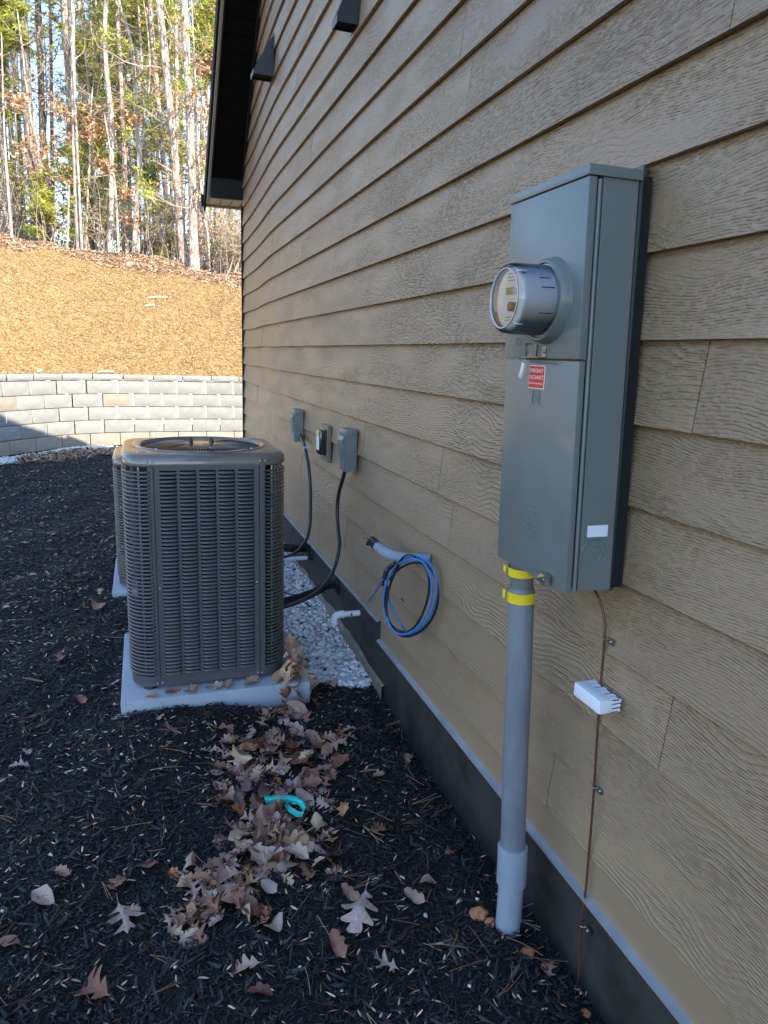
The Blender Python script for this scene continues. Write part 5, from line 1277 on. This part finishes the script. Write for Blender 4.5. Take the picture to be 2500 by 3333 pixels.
KIND = {'twin_a': ('pine', 'left stem of the close pair of pale flaky-barked pines on the crest'),
 'twin_b': ('pine', 'right stem of the close pair of pale flaky-barked pines on the crest'),
 'big_left_rear': ('pine', 'thick flaky pine standing right behind the slender pale tree'),
 'slender_front': ('pale', 'slender pale straight tree in front of the thick left pine'),
 'grey_big': ('grey', 'thickest furrowed grey trunk at the left of the blue sky gap'),
 'dark_second': ('grey', 'dark grey trunk immediately right of the thickest furrowed one'),
 'thin_third': ('grey', 'thin dark trunk standing against the blue sky gap'),
 'edge_left': ('grey', 'curved grey trunk at the far left edge of the wood'),
 'thin_left': ('grey', 'very thin dark stem between the left edge trunk and the thickest one'),
 'fork_mid': ('pale', 'pale kinked tree with one side branch in the middle of the wood'),
 'dark_mid': ('grey', 'dark trunk just left of the pale kinked tree'),
 'pine_mid': ('pine', 'pale pine just right of the pale kinked tree'),
 'pine_mid_b': ('pine', 'second, darker pine close behind the mid pine'),
 'curved_oak': ('pale', 'curving thin oak left of the paired pines, leaning left at the top'),
 'pine_r1': ('pine', 'leaning pine directly left of the paired pines'),
 'pine_r2': ('pine', 'thin pine seen between the paired pines'),
 'right_leafy': ('pine', 'trunk with brown leaves climbing it beside the dark eave'),
 'right_sap': ('pale', 'thin bowed sapling to the right of the paired pines'),
 'thin_c1': ('pale', 'thin straight stem left of the curving oak base, farther back'),
 'white_c2': ('pale', 'thin whitish stem left of the kinked tree')}
M_OF = {'pine': M_BARK, 'grey': M_BARKG, 'pale': M_BARKP}

class Leafs:
    def __init__(s): s.v = []; s.f = []; s.t = []
    def needle_tuft(s, p, r_, n=9, up=.35, w=.011):
        d = nrg.normal(0, 1, (n, 3)); d[:, 2] = d[:, 2] * .7 + up; d /= np.linalg.norm(d, axis=1)[:, None]
        L_ = r_ * nrg.uniform(.6, 1.1, (n, 1)); tn = float(nrg.beta(2, 2))
        sd = np.cross(d, nrg.normal(0, 1, (n, 3))); sd /= np.linalg.norm(sd, axis=1)[:, None] + 1e-9
        o = len(s.v); p = np.array(p)
        vv = np.stack([np.broadcast_to(p, (n, 3)) - sd * w, np.broadcast_to(p, (n, 3)) + sd * w, p + d * L_ - np.array([0, 0, .06]) * L_], 1).reshape(-1, 3)
        s.v.extend(vv.tolist()); s.f.extend([(o + 3 * k, o + 3 * k + 1, o + 3 * k + 2) for k in range(n)])
        s.t.extend([min(1, max(0, tn + nrg.uniform(-.1, .1)))] * (3 * n))
    def quads(s, P, sz):
        n = len(P); a = nrg.normal(0, 1, (n, 3)); a /= np.linalg.norm(a, axis=1)[:, None]
        b = np.cross(a, nrg.normal(0, 1, (n, 3))); b /= np.linalg.norm(b, axis=1)[:, None]
        q = (sz * nrg.uniform(.6, 1.3, n))[:, None]; o = len(s.v)
        vv = np.stack([P - a * q, P - b * q * .5, P + a * q], 1)
        vv = np.concatenate([vv, (P + b * q * .5)[:, None]], 1).reshape(-1, 3)
        s.v.extend(vv.tolist()); s.f.extend([x for k in range(n) for x in ((o + 4 * k, o + 4 * k + 1, o + 4 * k + 2), (o + 4 * k, o + 4 * k + 2, o + 4 * k + 3))])
        s.t.extend(np.repeat(nrg.uniform(0, 1, n), 4).tolist())
    def build(s, name, m_, parent, kind='stuff'):
        if not s.v: return None
        o = origin(parent) if parent else Vector((0, 0, 0))
        return np_mesh(name, np.array(s.v) - np.array(o), s.f, m_, kind=kind, tone=s.t, parent=parent)

def wander(p, d, L_, r0, r1, n=6, g=0.0, w=.25):
    P = [Vector(p)]; d = Vector(d).normalized(); rad = [r0]
    for i in range(n):
        d = (d + Vector((rnd.gauss(0, w), rnd.gauss(0, w), rnd.gauss(0, w) + g))).normalized()
        P.append(P[-1] + d * (L_ / n)); rad.append(r0 + (r1 - r0) * (i + 1) / n)
    return P, rad, d

def path_at(path, z):
    for a, b in zip(path[:-1], path[1:]):
        if a[2] <= z <= b[2]:
            t = (z - a[2]) / (b[2] - a[2] + 1e-9); return [a[k] + (b[k] - a[k]) * t for k in range(4)]
    return path[-1]

def tree(name, kind, path, label, group, top=None, stubs=10, green=0, brown=0, twigs=14, crown=True):
    x, y, z, r0 = path[0]
    zb = hz(x, y) - .12
    path = [(x + (x - path[1][0]) * .2, y, zb, r0 * 1.25)] + [q for q in path if q[2] > zb + .15]
    path = [path[0]] + [(a[0], a[1], a[2], a[3]) for a in path[1:]]
    lx = (path[-1][0] - path[-3][0]) / (path[-1][2] - path[-3][2] + .01)
    H_ = top or rnd.uniform(15, 19)
    for k in range(1, 6):
        zz = path[-1][2] + (H_ - path[-1][2]) / (6 - k + 0.0)
        path.append((path[-1][0] + lx * (zz - path[-1][2]) * .6, path[-1][1], zz, max(.015, path[-1][3] * .78)))
    t = thing(name, label, 'tree', (path[0][0], path[0][1], path[0][2]), group)
    P = spline([q[:3] for q in path], 3); rad = list(np.interp([p.z for p in P], [q[2] for q in path], [q[3] for q in path]))
    rad = [q * (1 + rnd.uniform(-.05, .05)) for q in rad]
    part('trunk', MB().tube(P, rad, 10), M_OF[kind], t, smooth=True)
    bm_ = MB(); gr = Leafs(); br = Leafs()
    for i in range(stubs + twigs):                                       # side limbs
        zz = rnd.uniform(max(zb + 1.2, 4.6), 11.5); q = path_at(path, zz); a = rnd.uniform(0, 6.28)
        dirv = (math.cos(a), math.sin(a) * .8, rnd.uniform(-.15, .7))
        if i < stubs: Pp, rr_, _ = wander(q[:3], dirv, rnd.uniform(.3, .9), q[3] * .20, .005, 3, 0, .2); bm_.tube(Pp, rr_, 4, False)
        else:
            Ln = rnd.uniform(.9, 2.4); Pp, rr_, d = wander(q[:3], dirv, Ln, max(.010, q[3] * .22), .005, 7, .03, .22); bm_.tube(Pp, rr_, 4, False)
            for k in range(5):
                b = Pp[rnd.randint(2, 7)]; P2, r2, _ = wander(b, (rnd.gauss(0, 1), rnd.gauss(0, 1), rnd.uniform(-.2, .9)), rnd.uniform(.35, .9), .006, .003, 4, .03, .3); bm_.tube(P2, r2, 3, False)
                if rnd.random() < green:
                    for b2 in (P2[-1], P2[-2], P2[-3]): 
                        for _ in range(3): gr.needle_tuft(b2 + Vector((rnd.gauss(0, .08), rnd.gauss(0, .08), rnd.gauss(0, .06))), .17, 9)
                if rnd.random() < brown:
                    for b2 in P2[1:]: br.quads(np.array(b2) + nrg.normal(0, .07, (5, 3)) - np.array([0, 0, .04]), np.full(5, .048))
    if bm_.v: part('branches', bm_, M_TWIG if kind != 'grey' else M_BARKG, t)['kind'] = 'stuff'
    if crown and kind in ('pine', 'grey'):
        for i in range(26):
            zz = rnd.uniform(10.4, H_); q = path_at(path, zz); a = rnd.uniform(0, 6.28); Ln = rnd.uniform(.8, 2.2)
            e_ = Vector((q[0] + Ln * math.cos(a), q[1] + Ln * math.sin(a), zz + rnd.uniform(-.1, .6)))
            for k in range(10): gr.needle_tuft(Vector(q[:3]).lerp(e_, rnd.uniform(.4, 1.0)) + Vector((rnd.gauss(0, .15), rnd.gauss(0, .15), rnd.gauss(0, .12))), .26, 8, w=.02)
    gr.build('needles', M_PINE, t); br.build('dead_leaves', M_BLEAF, t)
    return t
for nm, path in TRUNKS:
    k, lb = KIND.get(nm, (None, None))
    if k is None:
        k = 'grey' if len(nm) % 2 and nm[-1] in 'acegik' else 'pale'
        tree('forest_tree', k, path, 'slim distant trunk among the many stems at the back of the wood', 'slim trunks at the back of the wood', stubs=4, twigs=6, green=.45, brown=.05)
    else:
        tree('pine_tree' if k == 'pine' else 'forest_tree', k, path, lb, 'trees along the crest of the bank',
             stubs=12, twigs={'pine': 9, 'grey': 8, 'pale': 14}[k], green={'pine': .32, 'grey': .25, 'pale': .08}[k], brown={'right_leafy': .75, 'curved_oak': .25, 'fork_mid': .25, 'right_sap': .3, 'grey_big': .2}.get(nm, .04))

# young pines with low needles, where the green shows between the trunks
def young_pine(x, y, h, w, dens, label, z0=None):
    zb = hz(x, y); t = thing('young_pine', label, 'tree', (x, y, zb), 'young pines between the trunks')
    part('trunk', MB().tube([(x, y, zb - .1), (x + .05, y, zb + h * .5), (x + .02, y, zb + h)], [.035, .025, .008], 6), M_BARKG, t)
    bm_ = MB(); gr = Leafs(); n = int(h * 13 * dens)
    for i in range(n):
        f = rnd.uniform(.12, 1) if z0 is None else rnd.uniform(z0, 1); a = rnd.uniform(0, 6.28); Ln = w * (1.15 - f * .8) * rnd.uniform(.6, 1.15)
        Pp, rr_, d = wander((x, y, zb + h * f), (math.cos(a), math.sin(a), .25), Ln, .010, .004, 5, .04, .15); bm_.tube(Pp, rr_, 3, False)
        for b in Pp[2:]:
            for _ in range(4): gr.needle_tuft(b + Vector((rnd.gauss(0, .09), rnd.gauss(0, .09), rnd.gauss(0, .06))), .19, 10, w=.011)
    o = part('branches', bm_, M_TWIG, t); o['kind'] = 'stuff'; gr.build('needles', M_PINE, t)
YP = [(-2.55, 22.4, 2.6, .75, 1.0, 'bright yellow-green young pine around the slender pale trunk foot', None),
      (-3.35, 21.9, 2.0, .45, .7, 'small young pine in front of the thickest grey trunk', None),
      (-1.85, 23.5, 3.6, .9, .9, 'young pine behind the whitish stem left of centre', None),
      (-.55, 23.6, 2.8, .7, .9, 'young pine between the curving oak and the leaning pine', None),
      (-.05, 22.2, 1.8, .5, .8, 'low young pine left of the paired pines', None),
      (-2.25, 24.5, 6.2, 1.2, 1.0, 'tall young pine right of the slender pale trunk', .35),
      (-.9, 25.2, 7.4, 1.3, 1.0, 'tall green pine crown behind the curving oak', .4),
      (-3.95, 22.6, 6.6, 1.0, 1.3, 'yellow-green pine crown at the upper left corner', .72),
      (1.0, 20.9, 6.6, .95, 1.7, 'bright yellow pine bough hanging beside the top of the eave', .74),
      (.1, 25.8, 7.6, 1.2, 1.0, 'green pine crown behind the paired pines', .45),
      (-1.6, 26.5, 8.2, 1.3, .9, 'green pine crown at the top centre of the wood', .5),
      (-4.6, 25.5, 5.5, 1.1, .8, 'pale green pine at the left edge of the wood', .2)]
for a in YP: young_pine(*a)

# brown-leaved oak boughs
def oak_bough(x, y, h, label, spots):
    zb = hz(x, y); t = thing('young_oak', label, 'tree', (x, y, zb), 'young oaks still holding brown leaves')
    part('trunk', MB().tube(spline([(x, y, zb - .1), (x + rnd.uniform(-.1, .1), y, zb + h * .5), (x + rnd.uniform(-.2, .2), y, zb + h)], 4), np.linspace(.035, .012, 9), 6), M_BARKP, t)
    bm_ = MB(); br = Leafs()
    for (dx, z_, Ln, n) in spots:
        sg = 1 if dx > 0 else -1
        for k in range(n):
            Pp, rr_, d = wander((x, y, z_ + rnd.uniform(-.15, .15)), (sg, rnd.gauss(0, .5), rnd.uniform(-.05, .25)), Ln * rnd.uniform(.6, 1.1), .012, .004, 6, 0, .14); bm_.tube(Pp, rr_, 3, False)
            for b in Pp[2:]: br.quads(np.array(b) + nrg.normal(0, .09, (9, 3)) - np.array([0, 0, .05]), np.full(9, .052))
    o = part('branches', bm_, M_TWIG, t); o['kind'] = 'stuff'; br.build('dead_leaves', M_BLEAF, t)
oak_bough(-3.95, 20.9, 4.6, 'young oak with rust-brown leaf bands across the left trunks', [(1, 6.15, 1.5, 4), (-1, 7.1, 1.0, 4), (1, 7.35, .9, 3), (1, 5.9, 1.9, 3), (-1, 7.9, .8, 3)])
oak_bough(-2.35, 21.0, 4.4, 'young oak with brown leaves right of the slender pale trunk', [(1, 7.15, 1.0, 4), (1, 6.7, .8, 3), (-1, 7.2, .6, 2)])
oak_bough(-1.45, 20.6, 3.4, 'young oak with a few brown leaf clumps mid wood', [(1, 5.4, .6, 2), (-1, 5.9, .5, 2), (1, 7.2, .7, 2), (1, 4.8, .8, 2)])
oak_bough(.78, 20.3, 5.2, 'young oak full of orange-brown leaves beside the eave', [(1, 6.6, .5, 4), (-1, 6.2, .3, 3), (1, 7.5, .5, 3), (1, 5.7, .4, 3), (-1, 8.4, .5, 3), (1, 8.6, .4, 3)])

# bare brush along the crest
BR = 'leafless thin-stemmed brush along the crest of the bank'
for i in range(46):
    x = rnd.uniform(-4.8, 2.4) if i > 16 else rnd.uniform(.5, 2.4); y = interp(x, CX_, CY_) + rnd.uniform(.3, 3.0); zb = hz(x, y)
    t = thing('brush', BR, 'bush', (x, y, zb), 'bare brush along the crest'); bm_ = MB(); gr = Leafs()
    big = x > .4
    for k in range(9 if not big else 15):
        Pp, rr_, d = wander((x + rnd.gauss(0, .22), y + rnd.gauss(0, .2), zb - .05), (rnd.gauss(0, .25), rnd.gauss(0, .25), 1), rnd.uniform(.9, 2.4), .011, .004, 7, .05, .18); bm_.tube(Pp, rr_, 4, False)
        for q in range(5):
            P2, r2, _ = wander(Pp[rnd.randint(2, 6)], (rnd.gauss(0, 1), rnd.gauss(0, 1), .5), rnd.uniform(.25, .7), .006, .003, 4, .02, .3); bm_.tube(P2, r2, 3, False)
            if rnd.random() < .16: gr.quads(np.array(P2[-1]) + nrg.normal(0, .07, (5, 3)), np.full(5, .035))
    part('stems', bm_, M_TWIG, t)['kind'] = 'stuff'; gr.build('leaves', M_PINE if i % 2 else M_BLEAF, t)
# vines / fine bare canopy filling the middle heights
CN = 'bare small tree with a net of fine pale twigs among the pines'
for i in range(17):
    x = rnd.uniform(-3.2, 1.8) if i > 3 else rnd.uniform(-5, -3.4); y = interp(x, CX_, CY_) + rnd.uniform(.8, 5); zb = hz(x, y); h = rnd.uniform(4, 7)
    t = thing('bare_tree', CN, 'tree', (x, y, zb), 'bare small trees among the pines')
    Pp, rr_, d = wander((x, y, zb - .1), (rnd.gauss(0, .06), 0, 1), h, .035, .012, 8, .05, .07)
    part('trunk', MB().tube(Pp, rr_, 6), M_BARKP, t); bm_ = MB(); br = Leafs()
    for k in range(13):
        P1, r1, _ = wander(Pp[rnd.randint(2, 8)], (rnd.gauss(0, 1), rnd.gauss(0, .8), rnd.uniform(0, .9)), rnd.uniform(.8, 2.0), .011, .005, 7, .03, .22); bm_.tube(P1, r1, 4, False)
        for q in range(5):
            P2, r2, _ = wander(P1[rnd.randint(1, 7)], (rnd.gauss(0, 1), rnd.gauss(0, 1), rnd.uniform(-.2, .6)), rnd.uniform(.3, .9), .006, .003, 5, .02, .3); bm_.tube(P2, r2, 3, False)
            if rnd.random() < .14: br.quads(np.array(P2[-1]) + nrg.normal(0, .08, (4, 3)), np.full(4, .045))
    part('branches', bm_, M_TWIG, t)['kind'] = 'stuff'; br.build('dead_leaves', M_BLEAF, t)
# the wood farther back reads as one green and brown mass
L_ = Leafs()
for i in range(105):
    x = rnd.uniform(-16, 9); y = rnd.uniform(31, 46)
    if -.118 < (x + 1.01) / y < -.062: continue
    zc_ = hz(x, y) + rnd.choice([rnd.uniform(.3, 3.5), rnd.uniform(2, 14), rnd.uniform(6, 16)])
    n = 230; L_.quads(np.array([x, y, zc_]) + nrg.normal(0, 1, (n, 3)) * np.array([1.1, 1.0, .85]), np.full(n, .11))
L_.build('distant_wood', M_FARG, None)
L_ = Leafs()
for i in range(60):
    x = rnd.uniform(-14, 9); y = rnd.uniform(30, 40); n = 220
    L_.quads(np.array([x, y, hz(x, y) + rnd.uniform(.2, 1.4)]) + nrg.normal(0, 1, (n, 3)) * np.array([1.0, .8, .5]), np.full(n, .10))
L_.build('distant_undergrowth', M_FARG, None)
# more distant trunks
for i in range(34):
    x = rnd.uniform(-9, 4.5); y = rnd.uniform(28, 40)
    if -.112 < (x + 1.01) / y < -.072: continue
    zb = hz(x, y) - .2; h = rnd.uniform(13, 19); r_ = rnd.uniform(.06, .13)
    t = thing('forest_tree', 'slim distant trunk among the many stems at the back of the wood', 'tree', (x, y, zb), 'slim trunks at the back of the wood')
    part('trunk', MB().tube([(x, y, zb), (x + rnd.uniform(-.2, .2), y, zb + h * .5), (x + rnd.uniform(-.5, .5), y, zb + h)], [r_, r_ * .8, r_ * .5], 7), rnd.choice([M_BARK, M_BARKG, M_BARKP]), t, smooth=True)
# details on the bank
x, y = 1.0, 19.5; z = hz(x, y)
tag(part('fallen_log', MB().tube([(x - .55, y, z + .0), (x, y + .1, z + .22), (x + .65, y + .2, z + .52)], [.035, .04, .022], 7), M_BARKG, None, at=(x, y, z)), 'dark broken bough leaning in the brush right of the paired pines', 'fallen branch')
x, y = -2.62, 20.3; z = hz(x, y)
tag(part('wooden_stake', MB().tube([(x - .03, y, z - .1), (x + .10, y + .1, z + 1.55)], [.022, .018], 6), M_BARKP, None, at=(x, y, z)), 'thin leaning wooden stake left of the slender pale tree', 'stake')
for k, (x, y, s, lb) in enumerate(((-1.18, 19.0, .085, 'pale rock lying on the bank below the kinked tree'),)):
    bm = bmesh.new(); bmesh.ops.create_icosphere(bm, subdivisions=2, radius=1)
    for v in bm.verts: v.co *= 1 + .3 * mnoise.noise(v.co * 1.7 + Vector((k * 7, 0, 0)))
    for v in bm.verts: v.co = Vector((v.co.x * s * 1.3, v.co.y * s, v.co.z * s * .7))
    me = bpy.data.meshes.new('rock'); bm.to_mesh(me); bm.free(); me.materials.append(M_BLOCKT)
    o = link('rock', me, None, None, (x, y, hz(x, y) + s * .2)); tag(o, lb, 'rock')
for x, t_, ln, yaw_, lb in ((-.62, .50, .42, .35, 'longest pale wood splinter on the straw-covered bank'), (-.80, .40, .22, .5, 'short pale splinter just below the longest one'), (-1.55, .03, .26, .1, 'pale flat wood piece resting on the wall cap'), (-2.45, .03, .12, 1.1, 'small pale chip standing on the wall cap at left')):
    yw = interp(x, WX, WY) + .22; yc = interp(x, CX_, CY_); y = yw + (yc - yw) * t_; z = hz(x, y) + .045
    d = Vector((math.cos(yaw_), math.sin(yaw_) * .9, .30 * math.sin(yaw_)))
    tag(part('wood_splinter', MB().tube([Vector((x, y, z)) - d * ln / 2, Vector((x, y, z + .01)), Vector((x, y, z)) + d * ln / 2], [.014, .022, .01], 5), M_WHITEWOOD, None, at=(x, y, z)), lb, 'wood splinter')
